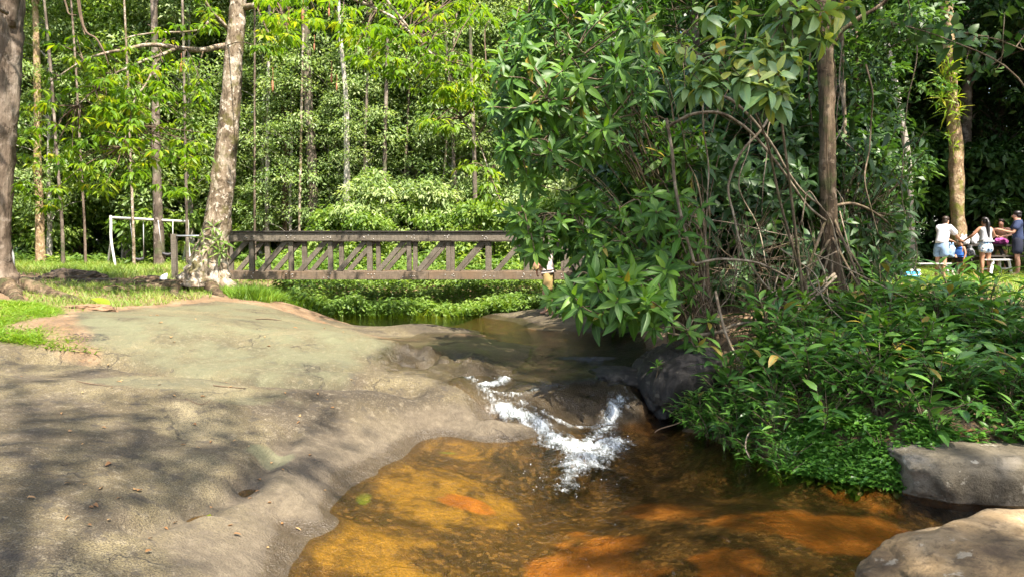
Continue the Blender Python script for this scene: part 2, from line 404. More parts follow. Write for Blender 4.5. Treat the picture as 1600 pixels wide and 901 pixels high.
_A = np.zeros((_n + 3, _n + 3)); _r2 = (_wx[:, None] - _wx) ** 2 + (_wy[:, None] - _wy) ** 2
_A[:_n, :_n] = _phi(_r2) + np.eye(_n) * .02
_A[:_n, _n] = 1; _A[:_n, _n + 1] = _wx; _A[:_n, _n + 2] = _wy; _A[_n:, :_n] = _A[:_n, _n:].T
_cf = np.linalg.solve(_A, np.concatenate([_PX[:, 2], np.zeros(3)]))
def tps(x, y):
    x = np.asarray(x, float); sh = x.shape; x = x.ravel(); y = np.asarray(y, float).ravel(); out = np.zeros(len(x))
    for s in range(0, len(x), 20000):
        a, b = _warp(x[s:s + 20000], y[s:s + 20000])
        r2 = (a[:, None] - _wx) ** 2 + (b[:, None] - _wy) ** 2
        out[s:s + 20000] = _phi(r2) @ _cf[:_n] + _cf[_n] + _cf[_n + 1] * a + _cf[_n + 2] * b
    return out.reshape(sh)

Z_SLAB = XY([(0,548,.82),(160,556,.79),(300,580,.70),(450,592,.6),(560,594,.52),(640,603,.46),(720,608,.4),(775,632,.25),(800,650,.15),(792,672,-.02),(700,682,-.03),(660,692,-.03),(605,724,-.03),(550,768,-.03),(510,806,-.03),(455,832,-.03),(490,858,-.03),(458,892,-.03),(450,930,-.03),(-.7,2.6),(-.3,-1.9),(-10,-1.9),(-9,5),(-8.2,8.6)])
Z_DOME = XY([(160,556,.79),(130,530,.87),(112,505,1.0),(130,488,1.07),(200,479,1.08),(340,474,1.0),(420,481,.9),(480,498,.74),(540,514,.62),(605,530,.54),(632,550,.5),(600,575,.5),(560,594,.52),(450,592,.6),(300,580,.7)])
Z_ISLE = XY([(490,500,.62),(545,507,.54),(600,500,.55),(700,497,.5),(775,512,.44),(775,523,.43),(700,529,.44),(605,529,.5),(540,514,.62)])
Z_MID = XY([(605,530,.52),(700,528,.45),(850,530,.36),(1000,540,.40),(1010,600,.36),(1000,640,.12),(960,660,.0),(880,690,-.15),(800,672,-.1),(800,650,.15),(775,632,.25),(720,608,.4),(640,603,.46),(560,594,.52),(600,575,.5),(632,550,.5)])
Z_SHELF = XY([(700,487,.40),(760,482,.5),(850,482,.62),(1030,484,.8),(1090,530,.7),(1000,530,.36),(850,521,.40),(785,506,.40)])
def rockness(x, y):
    d = np.full(np.shape(x), 1e9)
    for P in (Z_SLAB, Z_DOME, Z_ISLE, Z_MID, Z_SHELF):
        dd = poly_dist(x, y, P); d = np.minimum(d, np.where(in_poly(x, y, P), -dd, dd))
    return d
GROOVE = XY([(455,670,.36),(425,705,.31),(402,738,.27),(372,765,.25),(300,795,.26),(215,835,.3)])
GROOVE2 = XY([(60,556,.81),(150,560,.77),(300,584,.66),(450,595,.57),(560,598,.5),(640,604,.45)])
CRACK = XY([(440,568,.62),(490,575,.58),(540,582,.54),(560,578,.54)])
CRACK2 = XY([(690,545,.48),(720,538,.46),(745,533,.45),(800,534,.44)])
PUD = [(onz(314,791,.27), .17, .085), (onz(380,752,.26), .12, .07)]
def H(x, y):
    x = np.asarray(x, float); y = np.asarray(y, float)
    z = tps(x, y); rk = rockness(x, y); m = sstep(-rk, -.15, .25)
    near = 1 / (1 + (np.maximum(y, 0) / 14) ** 2)
    z = z + m * near * (.065 * fbm(x * .9 + 3, y * .9, 3, 3) + .018 * fbm(x * 4, y * 4, 3, 7) + .0045 * fbm(x * 17, y * 17, 3, 9))
    z = z + (1 - m) * (.05 * fbm(x * .8, y * .8, 4, 21) * np.minimum(1, .4 + y / 20) + .02 * fbm(x * 3.1, y * 3.1, 3, 25))
    g = poly_dist(x, y, GROOVE, False); z = z - .095 * np.exp(-(g / .10) ** 2)
    g = poly_dist(x, y, GROOVE2, False); z = z - .17 * np.exp(-(g / .20) ** 2)
    for u_, v_, z_, a_, b_, h_ in ((330, 522, .85, 2.2, 1.35, .24), (545, 548, .62, .75, .7, .13), (250, 616, .62, 2.6, .40, .07), (520, 622, .46, 1.0, .35, .05)):
        p_ = onz(u_, v_, z_); z = z + h_ * np.exp(-((x - p_.x) / a_) ** 2 - ((y - p_.y) / b_) ** 2)
    g = poly_dist(x, y, CRACK, False); z = z - .06 * np.exp(-(g / .05) ** 2)
    g = poly_dist(x, y, CRACK2, False); z = z - .05 * np.exp(-(g / .06) ** 2)
    for p, a, b in PUD:
        z = z - .055 * np.exp(-(((x - p.x) / a) ** 2 + ((y - p.y) / b) ** 2) ** 2)
    # broken ledges of the dark middle rocks
    c = np.exp(-(((x + 1.1) / .9) ** 2 + ((y - 10) / .8) ** 2) ** 2)
    q = fbm(x * 2.3 + 5, y * 1.6, 3, 31) * 5; z = z + c * .11 * (np.floor(q) + sstep(q - np.floor(q), .35, .65)) * .4
    return z
def H1(x, y): return float(H(np.array([x]), np.array([y]))[0])
class HGrid:                                        # cheap look-up for scattering plants
    def __init__(s):
        s.xs = np.linspace(-45, 45, 451); s.ys = np.linspace(-2, 75, 386)
        gx, gy = np.meshgrid(s.xs, s.ys); s.z = tps(gx, gy)
    def __call__(s, x, y):
        x = np.clip(np.asarray(x, float), -44.9, 44.9); y = np.clip(np.asarray(y, float), -1.9, 74.8)
        fx = (x + 45) / .2; fy = (y + 2) / .2; i = fx.astype(int); j = fy.astype(int); a = fx - i; b = fy - j
        Z = s.z; return (Z[j, i] * (1 - a) + Z[j, i + 1] * a) * (1 - b) + (Z[j + 1, i] * (1 - a) + Z[j + 1, i + 1] * a) * b
HG = HGrid()

rows = np.concatenate([np.arange(-2, 2.4, .12), np.arange(2.4, 7, .028), np.arange(7, 10.2, .022), np.arange(10.2, 20, .055), np.geomspace(20, 160, 110)])
tcol = np.concatenate([np.linspace(-3.0, -.80, 50, endpoint=False), np.linspace(-.80, .80, 560), np.linspace(.80, 3.0, 51)[1:]])
def fan(rows, t):
    Yg = np.repeat(rows[:, None], len(t), 1); Xg = t[None, :] * (Yg + 3.0) * .86
    return Xg, Yg
GX, GY = fan(rows, tcol)
GZ = H(GX, GY)
nr, nc = GX.shape
rk = rockness(GX, GY)
soil = sstep(rk + .12 * fbm(GX * 3, GY * 3, 3, 40), -.05, .12) * (1 - sstep(.9 - GX, -.2, .2) * sstep(9.6 - GY, -.3, .3) * sstep(GX, -3.2, -2.6))
# stain / bed masks: sediment and algae on the creek bed, damp rock along the shore
def blob(u, v, z, a, b, rot=0.0, s=0):
    p = onz(u, v, z); x = GX - p.x; y = GY - p.y; c, q = math.cos(rot), math.sin(rot)
    x, y = x * c + y * q, -x * q + y * c
    d = (x / a) ** 2 + (y / b) ** 2 + 1.15 * fbm(GX * 1.7, GY * 1.9, 4, 50 + s) + .45 * fbm(GX * 7, GY * 7, 3, 80 + s)
    return 1 - sstep(d, .62, 1.22)
gold = np.maximum.reduce([blob(720, 712, -.15, .42, .32, 0, 1), blob(700, 770, -.15, .62, .55, .3, 2), blob(560, 850, -.1, .55, .4, 0, 3), blob(610, 875, -.1, .5, .22, 0, 4)])
orng = np.maximum.reduce([blob(1255, 818, -.12, .80, .42, -.15, 5), blob(1370, 768, -.1, .55, .42, -.5, 6), blob(1140, 880, -.14, .34, .28, .3, 7), blob(930, 855, -.2, .42, .6, .2, 8) * .75, blob(1050, 780, -.2, .34, .5, .5, 9) * .7, blob(1480, 830, -.1, .5, .22, -.4, 10), blob(740, 775, -.14, .24, .14, .2, 11), blob(1300, 740, -.1, .5, .2, -.3, 12)])
algae = np.maximum(blob(568, 782, -.06, .05, .10, 0, 13), blob(700, 712, -.12, .1, .04, 0, 14)) * .5
bed = sstep(-GZ, -.012, .05) * (GY < 8.6)
bed = np.maximum(bed, sstep(.46 - GZ, 0, .1) * (GY > 10.5) * (rk > -.8) * (GX > -7))
wet_line = np.where(GY < 8.6, GZ, np.where(GY > 11, GZ - .45, .3))
wet = 1 - sstep(wet_line + .05 * fbm(GX * 2, GY * 2, 3, 60), .045, .11)
# damp run of the channel over the middle rocks
WETP = XY([(690,600,.42),(640,590,.47),(600,570,.5),(640,545,.5),(720,535,.46),(850,528,.4),(1010,545,.42),(1020,640,.1),(900,680,-.1),(800,668,.05),(770,640,.22),(740,615,.36)])
wd = poly_dist(GX, GY, WETP); wd = np.where(in_poly(GX, GY, WETP), -wd, wd)
wet = np.maximum(wet, sstep(GX, .9, 1.4) * (1 - sstep(GY, 9, 9.6)) * (1 - sstep(GZ + .12 * fbm(GX * 3, GY * 3, 3, 66), .3, .55)) * .9)  # right bank: soil darkened upwards from the water
wet = np.maximum(wet, 1 - sstep(wd + .25 * fbm(GX * 2.5, GY * 2.5, 3, 61), -.1, .25))
moss = np.maximum.reduce([blob(480, 560, .6, 1.1, .5, 0, 20) * .5, blob(330, 525, .83, 1.8, .9, 0, 21) * .8, blob(960, 570, .4, .5, .25, .3, 22), blob(420, 705, .3, .22, .2, .8, 23) * .8, blob(300, 610, .6, 1.0, .35, 0, 24) * .4])
_dd = poly_dist(GX, GY, Z_DOME); _dd = np.where(in_poly(GX, GY, Z_DOME), -_dd, _dd)
moss = np.maximum(moss, .62 * (1 - sstep(_dd + .25 * fbm(GX * 1.5, GY * 1.5, 3, 78), -.25, .08)))
char_crease_mask = np.maximum(blob(135, 535, .87, .28, .22, 0, 30), blob(120, 497, 1.04, .45, .10, 0, 31)) * .8
char_crease_mask = np.maximum(char_crease_mask, .75 * np.exp(-(poly_dist(GX, GY, GROOVE2, False) / .07) ** 2) * sstep(fbm(GX * 2, GY * 2, 3, 77), -.25, .2))  # dark dirt line painted in the crease to set the dome apart
attrs_all = dict(soil=soil, wet=wet, bed=bed, gold=gold, orange=orng, algae=algae, moss=moss, char=char_crease_mask)
# zones -> separate objects sharing one sheet
FI = (np.arange(nr - 1)[:, None] * nc + np.arange(nc - 1)[None, :]).ravel()
faces = np.stack([FI, FI + 1, FI + nc + 1, FI + nc], 1)
fcx = GX.ravel()[faces].mean(1); fcy = GY.ravel()[faces].mean(1); fcz = GZ.ravel()[faces].mean(1)
zone = np.zeros(len(faces), int)
LOWP = XY([(430,940,0),(440,820,0),(500,795,0),(600,712,0),(660,680,0),(790,665,0),(990,640,0),(1070,668,0),(1250,732,0),(1360,750,0),(1430,760,0),(1600,800,0)]) + [(4.6, 5.0), (3.2, 3.4), (2.0, 2.2), (-.6, 2.2)]
zone[in_poly(fcx, fcy, LOWP)] = 6
UPP = [(-7, 19.9), (-7, 17.2), (-4.6, 16.6), (-2.9, 14.6), (0, 12.5), (2.6, 12.0), (2.6, 15), (0, 16), (-.4, 19.9)]
zone[in_poly(fcx, fcy, UPP) & (fcz < .5)] = 6
for k, P in ((5, Z_SHELF), (4, Z_MID), (3, Z_ISLE), (2, Z_DOME), (1, Z_SLAB)):
    zone[in_poly(fcx, fcy, P)] = k

def terrain_mat():
    m, nt, out = new_mat('terrain'); b = NB(nt); c = b.coord()
    # ---- rock
    n1 = b.noise(c, .55, 6, .6, .4); n2 = b.noise(b.mapping(c, (1, 1, 1), loc=(5, 2, 0)), 1.7, 6, .62, .3); n3 = b.noise(c, 14, 5, .65)
    fine = b.noise(c, 95, 3, .6); fine2 = b.voro(c, 60)
    rock = b.ramp(n1, [(.36, (.034, .025, .013)), (.46, (.076, .058, .028)), (.55, (.125, .100, .050)), (.68, (.180, .150, .082))])  # dark brown patches carry moss stains and soft shade in one tone
    rock = b.mix(b.rng(n2, .46, .62, 0, .8), rock, (.060, .046, .028))
    rock = b.mix(b.rng(n3, .50, .70, 0, .4), rock, (.26, .22, .15))
    rock = b.mix(b.rng(fine, .46, .58, 0, .72), rock, (.030, .023, .015))
    rock = b.mix(b.rng(b.noise(b.mapping(c, (1, 1, 1), loc=(6, 1, 3)), 70, 3, .6), .58, .68, 0, .5), rock, (.24, .205, .135))
    sp = b.noise(b.mapping(c, (1, 1, 1), loc=(2, 8, 0)), 5.5, 6, .7, .2)
    rock = b.mix(b.rng(sp, .55, .64, 0, .7), rock, (.036, .030, .022))
    # grey, scoured low rock towards the pool
    pale = b.noise(b.mapping(c, (1, 1, 1), loc=(1, 1, 4)), 1.1, 4, .55)
    sep = b.n('SeparateXYZ'); b.lk(c, sep.inputs[0])
    lowz = b.rng(b.math('ADD', sep.outputs[2], b.math('MULTIPLY', pale, .3)), .30, .52, .85, 0)
    rock = b.mix(lowz, rock, b.ramp(n3, [(.3, (.066, .051, .033)), (.7, (.125, .100, .066))]))
    rock = b.mix(b.math('MULTIPLY', b.attr('moss'), b.rng(n2, .35, .62, .25, .8)), rock, (.135, .142, .075))
    # cracks
    wv = b.n('VectorMath', operation='ADD'); b.lk(c, wv.inputs[0]); ns = b.noise(c, 1.3, 4, .6, 0, 'Color')
    sc = b.n('VectorMath', operation='SCALE'); b.lk(ns, sc.inputs[0]); sc.inputs['Scale'].default_value = 1.1; b.lk(sc.outputs[0], wv.inputs[1])
    cr = b.voro(wv.outputs[0], .55, 'DISTANCE_TO_EDGE')
    crk = b.math('MULTIPLY', b.rng(cr, .003, .012, 1, 0), b.rng(n2, .42, .52, 1, 0))
    rock = b.mix(b.math('MULTIPLY', crk, .45), rock, (.03, .025, .02))
    # ---- soil and leaf litter
    s1 = b.noise(c, 2.2, 6, .65); s2 = b.noise(c, 26, 5, .7)
    so = b.ramp(s1, [(.3, (.10, .065, .035)), (.5, (.19, .125, .07)), (.7, (.29, .205, .125))])
    so = b.mix(b.rng(s2, .5, .66, 0, .7), so, (.075, .045, .022))
    so = b.mix(b.rng(b.voro(c, 34, 'F1', 'Color'), .7, .75, 0, .6), so, (.23, .13, .06))
    col = b.mix(b.attr('soil'), rock, so)
    col = b.mix(b.math('MULTIPLY', b.attr('char'), b.rng(s2, .42, .55, 0, 1)), col, (.012, .011, .011))
    # ---- creek bed sediment
    b1 = b.noise(b.mapping(c, (1, 1, 1), loc=(4, 4, 4)), 4.5, 6, .7, .5); b2 = b.noise(c, 40, 4, .7)
    bd = b.ramp(b1, [(.32, (.016, .013, .007)), (.5, (.042, .030, .014)), (.68, (.095, .062, .026))])
    bd = b.mix(b.rng(b.voro(c, 26, 'F1', 'Color'), .70, .76, 0, .6), bd, (.17, .12, .055))
    bd = b.mix(b.rng(b.voro(b.mapping(c, (1, .6, 1), (0, 0, .6)), 17, 'F1', 'Color'), .86, .9, 0, .7), bd, (.012, .009, .006))
    g_ = b.mix(b.rng(b2, .4, .65, 0, .7), b.ramp(b1, [(.3, (.115, .084, .022)), (.5, (.215, .148, .034)), (.7, (.31, .222, .058))]), (.085, .066, .02))
    o_ = b.mix(b.rng(b2, .5, .7, 0, .35), b.ramp(b1, [(.3, (.15, .062, .014)), (.5, (.27, .122, .028)), (.7, (.37, .185, .05))]), (.14, .06, .015))
    pat = b.rng(b.noise(b.mapping(c, (1, 1, 1), loc=(9, 1, 2)), 3.4, 6, .7, .6), .38, .56, .15, 1)
    bd = b.mix(b.math('MULTIPLY', b.attr('gold'), pat), bd, g_); bd = b.mix(b.math('MULTIPLY', b.attr('orange'), b.rng(pat, .2, .7, .6, 1)), bd, o_)
    bd = b.mix(b.attr('algae'), bd, (.10, .22, .015))
    col = b.mix(b.attr('bed'), col, bd)
    w = b.attr('wet'); nb = b.math('MULTIPLY', w, b.math('SUBTRACT', 1.0, b.attr('bed')))
    col = b.mix(nb, col, b.mix(1.0, col, (.56, .53, .50), 'MULTIPLY'))
    rough = b.rng(b.math('ADD', w, b.math('MULTIPLY', b.math('SUBTRACT', n3, .5), .6)), .2, .9, .88, .28)
    h = b.math('ADD', b.math('MULTIPLY', b.noise(c, 9, 6, .65), 1.0), b.math('ADD', b.math('MULTIPLY', fine, .35), b.math('MULTIPLY', fine2, .3)))
    h = b.math('SUBTRACT', h, b.math('MULTIPLY', crk, .6))
    h = b.math('ADD', h, b.math('MULTIPLY', b.math('MULTIPLY', b.attr('soil'), s2), 1.6))
    nrm = b.bump(h, .95, .028)
    b.lk(b.pbsdf(col, rough, nrm, .35), out.inputs[0]); return m
M['terrain'] = terrain_mat()
def zone_obj(name, k):
    f = faces[zone == k]; idx, inv = np.unique(f.ravel(), return_inverse=True)
    V = np.stack([GX.ravel()[idx], GY.ravel()[idx], GZ.ravel()[idx]], 1)
    at_ = {a: ('POINT', v.ravel()[idx]) for a, v in attrs_all.items()}
    return link(name, np_mesh(name, V, inv.reshape(-1, 4), [M['terrain']], at_))
tag(zone_obj('ground', 0), kind='structure')
tag(zone_obj('stream_bed', 6), kind='structure')
tag(zone_obj('rock_slab', 1), 'wide tan rock slab with brown patches sloping into the pool in the foreground', 'rock')
tag(zone_obj('rock_dome', 2), 'low rounded olive grey rock dome behind the foreground slab, below the white trunked tree', 'rock')
tag(zone_obj('rock_island', 3), 'flat cracked brown rock lying low between the upper pool and its outlet', 'rock')
tag(zone_obj('rock_sill', 4), 'dark wet cracked rock under the sheet of water above the little falls', 'rock')
tag(zone_obj('rock_shelf', 5), 'sloping brown rock shelf under the shrub where the barefoot woman stands', 'rock')

# ------------------------------------------------------------------ water
FOAM_LINES = [([(735,603,.36),(760,616,.31),(785,630,.25)], .11, .62), ([(785,630,.25),(830,650,.15),(862,668,.07),(885,690,.02),(905,712,0)], .15, 1.0),
              ([(966,638,.10),(950,650,.08),(940,665,.05),(925,685,.02),(915,705,0)], .12, .8),
              ([(870,690,0),(915,700,0),(958,690,0),(905,725,0)], .20, 1.0),
              ([(905,725,0),(890,745,0),(880,765,0)], .10, .55),
              ([(790,597,.36),(770,603,.36),(750,606,.36)], .07, .9), ([(770,612,.33),(810,612,.32),(835,608,.33)], .06, .6),
              ([(815,630,.22),(870,644,.16),(920,650,.13),(960,644,.12)], .07, .6),
              ([(800,640,.2),(820,665,.07),(850,680,.0)], .06, .7),
              ([(880,521,.44),(930,524,.44),(990,526,.44)], .05, .35)]
FILM = XY([(700,598,.42),(740,592,.42),(796,584,.41),(818,562,.44),(832,540,.45),(850,530,.45),(1005,530,.45),(1030,600,.35),(1020,640,.1),(985,680,-.1),(900,700,-.1),(820,690,-.1),(800,655,.14),(775,636,.24),(740,615,.36),(700,607,.4)])
wrows = np.concatenate([np.arange(2.2, 7, .05), np.arange(7, 9.7, .013), np.arange(9.7, 13, .04), np.arange(13, 21, .08)])
wt = np.concatenate([np.linspace(-.62, -.10, 150, endpoint=False), np.linspace(-.10, .22, 300, endpoint=False), np.linspace(.22, .80, 170)])
WX, WY = fan(wrows, wt)
WH = H(WX, WY)
fd = poly_dist(WX, WY, FILM); fd = np.where(in_poly(WX, WY, FILM), -fd, fd)
film = 1 - sstep(fd + .05 * fbm(WX * 5, WY * 5, 2, 70), -.10, .06)
foam = np.zeros(WX.shape)
for P, wd_, s_ in FOAM_LINES:
    d = poly_dist(WX, WY, XY(P), False)
    foam = np.maximum(foam, s_ * np.exp(-(d / (wd_ * 1.2)) ** 1.6 * 1.1))
streak = fbm(WX * 9 + 2.5 * fbm(WX * 3, WY * 3, 2, 81), WY * 5, 4, 80); streak2 = fbm(WX * 30, WY * 24, 3, 85)
foam = foam * (.85 + .5 * streak) + .0
level = np.where((WY > 11.0) & (WX < 4), .45, np.where(WY < 9.3, 0.0, -1.0))
flow = fbm(WX * 5 + 1.5 * WY, WY * 3, 3, 90)
wz = np.maximum(level, np.where(film > .02, WH + .028 * film - .03 * (1 - film) + .010 * flow * film, -1))
wz = wz + np.clip(foam, 0, 1) * (.02 + .035 * streak + .016 * streak2) * sstep(foam, .08, .5)
wz = wz + .004 * fbm(WX * 4, WY * 4, 3, 91) * (WY < 8.5)
n2r, n2c = WX.shape
FI = (np.arange(n2r - 1)[:, None] * n2c + np.arange(n2c - 1)[None, :]).ravel()
wf = np.stack([FI, FI + 1, FI + n2c + 1, FI + n2c], 1)
vis = (wz > WH - .03) & (wz > -.5)
low_ok = (WY > 9.3) | in_poly(WX, WY, [(-2.6, 2.2)] + [(-2.6, 9.31), (2.2, 9.31), (3.2, 9), (6, 7), (6, 2.2)])
keep = (vis & low_ok).ravel()[wf].any(1) & ((wz.ravel()[wf].max(1) - wz.ravel()[wf].min(1)) < .25)
wf = wf[keep]; idx, inv = np.unique(wf.ravel(), return_inverse=True)
def water_mat():
    m, nt, out = new_mat('water'); b = NB(nt); c = b.coord()
    dn = b.noise(b.mapping(c, (1, .6, 1)), 7, 4, .6, 1.2); dn2 = b.noise(c, 26, 3, .6, .8)
    fm = b.attr('foam')
    nrm = b.bump(b.math('ADD', dn, b.math('MULTIPLY', dn2, .35)), .45, .04)
    fr = b.n('Fresnel'); fr.inputs['IOR'].default_value = 1.33; b.lk(nrm, fr.inputs['Normal'])
    gl = b.n('BsdfGlossy'); gl.inputs['Roughness'].default_value = .04; b.lk(nrm, gl.inputs['Normal'])
    tr = b.n('BsdfTransparent'); b.lk(b.mix(b.attr('thin'), (.88, .74, .50), (.95, .93, .88)), tr.inputs['Color'])
    mx = b.n('MixShader'); b.lk(fr.outputs[0], mx.inputs[0]); b.lk(tr.outputs[0], mx.inputs[1]); b.lk(gl.outputs[0], mx.inputs[2])
    f1 = b.noise(b.mapping(c, (1, .32, .4), (0, 0, R(-30))), 24, 6, .66, 1.0); f2 = b.noise(c, 9, 4, .6, 1.0)
    thr = b.math('ADD', b.math('MULTIPLY', fm, .80), b.math('SUBTRACT', b.math('ADD', b.math('MULTIPLY', f1, .9), b.math('MULTIPLY', f2, .8)), .85))
    fa = b.rng(thr, .18, .86, 0, .9)
    fc = b.ramp(f1, [(.36, (.20, .23, .22)), (.64, (.50, .53, .53))])
    df = b.pbsdf(fc, .6, b.bump(f1, .6, .02), .3)
    m2 = b.n('MixShader'); b.lk(fa, m2.inputs[0]); b.lk(mx.outputs[0], m2.inputs[1]); b.lk(df, m2.inputs[2])
    b.lk(m2.outputs[0], out.inputs[0]); return m
M['water'] = water_mat()
WV = np.stack([WX.ravel()[idx], WY.ravel()[idx], wz.ravel()[idx]], 1)
tag(link('stream_water', np_mesh('stream_water', WV, inv.reshape(-1, 4), [M['water']], {'foam': ('POINT', np.clip(foam, 0, 1.2).ravel()[idx]), 'thin': ('POINT', ((1 - sstep(wz - WH, .03, .14)) * film * (WY > 7.9)).ravel()[idx])})), kind='structure')
# droplets and flecks of the falls
M['drops'] = simple_mat('drops', (.5, .52, .52), .25, .05, 4, 0, .5)
mb = MB(); cand = np.argwhere(foam > .30); sel = cand[RNG.integers(0, len(cand), 110)]
for i, j in sel:
    r_ = abs(RNG.normal(0, .0025)) + .0015
    mb.ball((WX[i, j] + RNG.normal(0, .05), WY[i, j] + RNG.normal(0, .05), wz[i, j] + abs(RNG.normal(0, .03))), (r_, r_, r_), 5, 4)
for i in range(36):
    p = onz(RNG.normal(890, 45), 700 + abs(RNG.normal(0, 45)), .004); r_ = RNG.uniform(.002, .005)
    mb.ball(p, (r_ * 1.6, r_, r_ * .5), 5, 4)
tag(mb.build('foam', M['drops']), 'white spray and foam flecks thrown up by the little falls', 'foam', kind='stuff')
# two small puddles held in the groove of the slab
M['puddle'] = water_mat()
for (p, a, b_), lab in zip(PUD, ('long brown puddle in the dark groove of the foreground rock slab', 'smaller puddle at the foot of the mossy step in the foreground slab')):
    z0 = H1(p.x, p.y) + .030
    A = np.linspace(0, 2 * math.pi, 24, endpoint=False)
    V = [(p.x, p.y, z0)] + [(p.x + 1.05 * a * math.cos(t), p.y + 1.05 * b_ * math.sin(t), z0) for t in A]
    F = [(0, 1 + i, 1 + (i + 1) % 24) for i in range(24)]
    tag(link('puddle', np_mesh('puddle', V, np.array(F), [M['puddle']], {'foam': ('POINT', np.zeros(25))})), lab, 'puddle', kind='structure')

# ------------------------------------------------------------------ boulders
def rock_mat(name, dark, mid, lite, wet_z=None, lich=.3):
    m, nt, out = new_mat(name); b = NB(nt); c = b.coord()
    n1 = b.noise(c, 2.2, 6, .62, .3); n2 = b.noise(c, 9, 6, .68, .2); f = b.noise(c, 60, 4, .6)
    col = b.ramp(n1, [(.32, dark), (.5, mid), (.68, lite)])
    col = b.mix(b.rng(n2, .5, .64, 0, .7), col, dark)
    col = b.mix(b.rng(f, .55, .7, 0, .4), col, tuple(x * .4 for x in dark))
    col = b.mix(b.rng(b.noise(b.mapping(c, (1, 1, 1), loc=(3, 3, 3)), 7, 5, .7), .60, .66, 0, lich), col, (.36, .33, .25))
    h = b.math('ADD', n2, b.math('MULTIPLY', f, .4))
    b.lk(b.pbsdf(col, .8, b.bump(h, .7, .03), .3), out.inputs[0]); return m
M['rock_dark'] = rock_mat('rock_dark', (.010, .009, .008), (.030, .027, .023), (.085, .072, .055), lich=.15)
M['rock_stone'] = rock_mat('rock_stone', (.055, .045, .028), (.12, .10, .065), (.22, .19, .14), lich=.6)
M['rock_warm'] = rock_mat('rock_warm', (.055, .036, .018), (.165, .112, .054), (.31, .225, .125), lich=.4)
def boulder(name, label, c, s, rz, mat, seed, power=.62, amp=.10, sub=5, shape=None):
    bm = bmesh.new(); bmesh.ops.create_icosphere(bm, subdivisions=sub, radius=1)
    for v in bm.verts:
        p = v.co.copy(); q = Vector([math.copysign(abs(a) ** power, a) for a in p])
        n = mnoise.fractal(p * 1.3 + Vector((seed * 3.1, seed, 0)), .7, 2, 5) * amp + mnoise.noise(p * .8 + Vector((seed, 0, 7))) * amp * 1.2
        q = q * (1 + n)
        if shape: q = shape(q)
        v.co = Vector((q.x * s[0], q.y * s[1], q.z * s[2]))
    me = bpy.data.meshes.new(name); bm.to_mesh(me); bm.free()
    me.polygons.foreach_set('use_smooth', [True] * len(me.polygons)); me.materials.append(mat)
    o = link(name, me, None, c); o.rotation_euler = (0, 0, rz); return tag(o, label, 'boulder')
def prow(q):                           # overhanging front, sloping left shoulder
    k = (q.z + 1) * .5
    return Vector((q.x * (.78 + .28 * (1 - abs(q.z - .1))) - .22 * (1 - k) + .12 * k, q.y - .25 * k, q.z))
boulder('boulder', 'black wet overhanging boulder beside the falls, under the root tangle', (2.10, 9.40, .40), (.50, .70, .47), .1, M['rock_dark'], 5, .58, .15, 6, prow)
boulder('boulder', 'flat topped grey brown stone jutting over the pool edge below the leafy bank', (4.30, 6.28, .13), (1.05, .52, .25), -.05, M['rock_stone'], 9, .5, .09)
boulder('boulder', 'pale tan rock at the bottom corner with mottled grey nose dipping in the pool', (3.22, 4.08, -.14), (1.05, .78, .46), .42, M['rock_warm'], 14, .62, .12, 6)
boulder('boulder', 'small dark wet rock with green moss at the falls, against the black boulder', (1.42, 9.75, .26), (.42, .5, .22), .3, M['rock_dark'], 21, .7, .15)
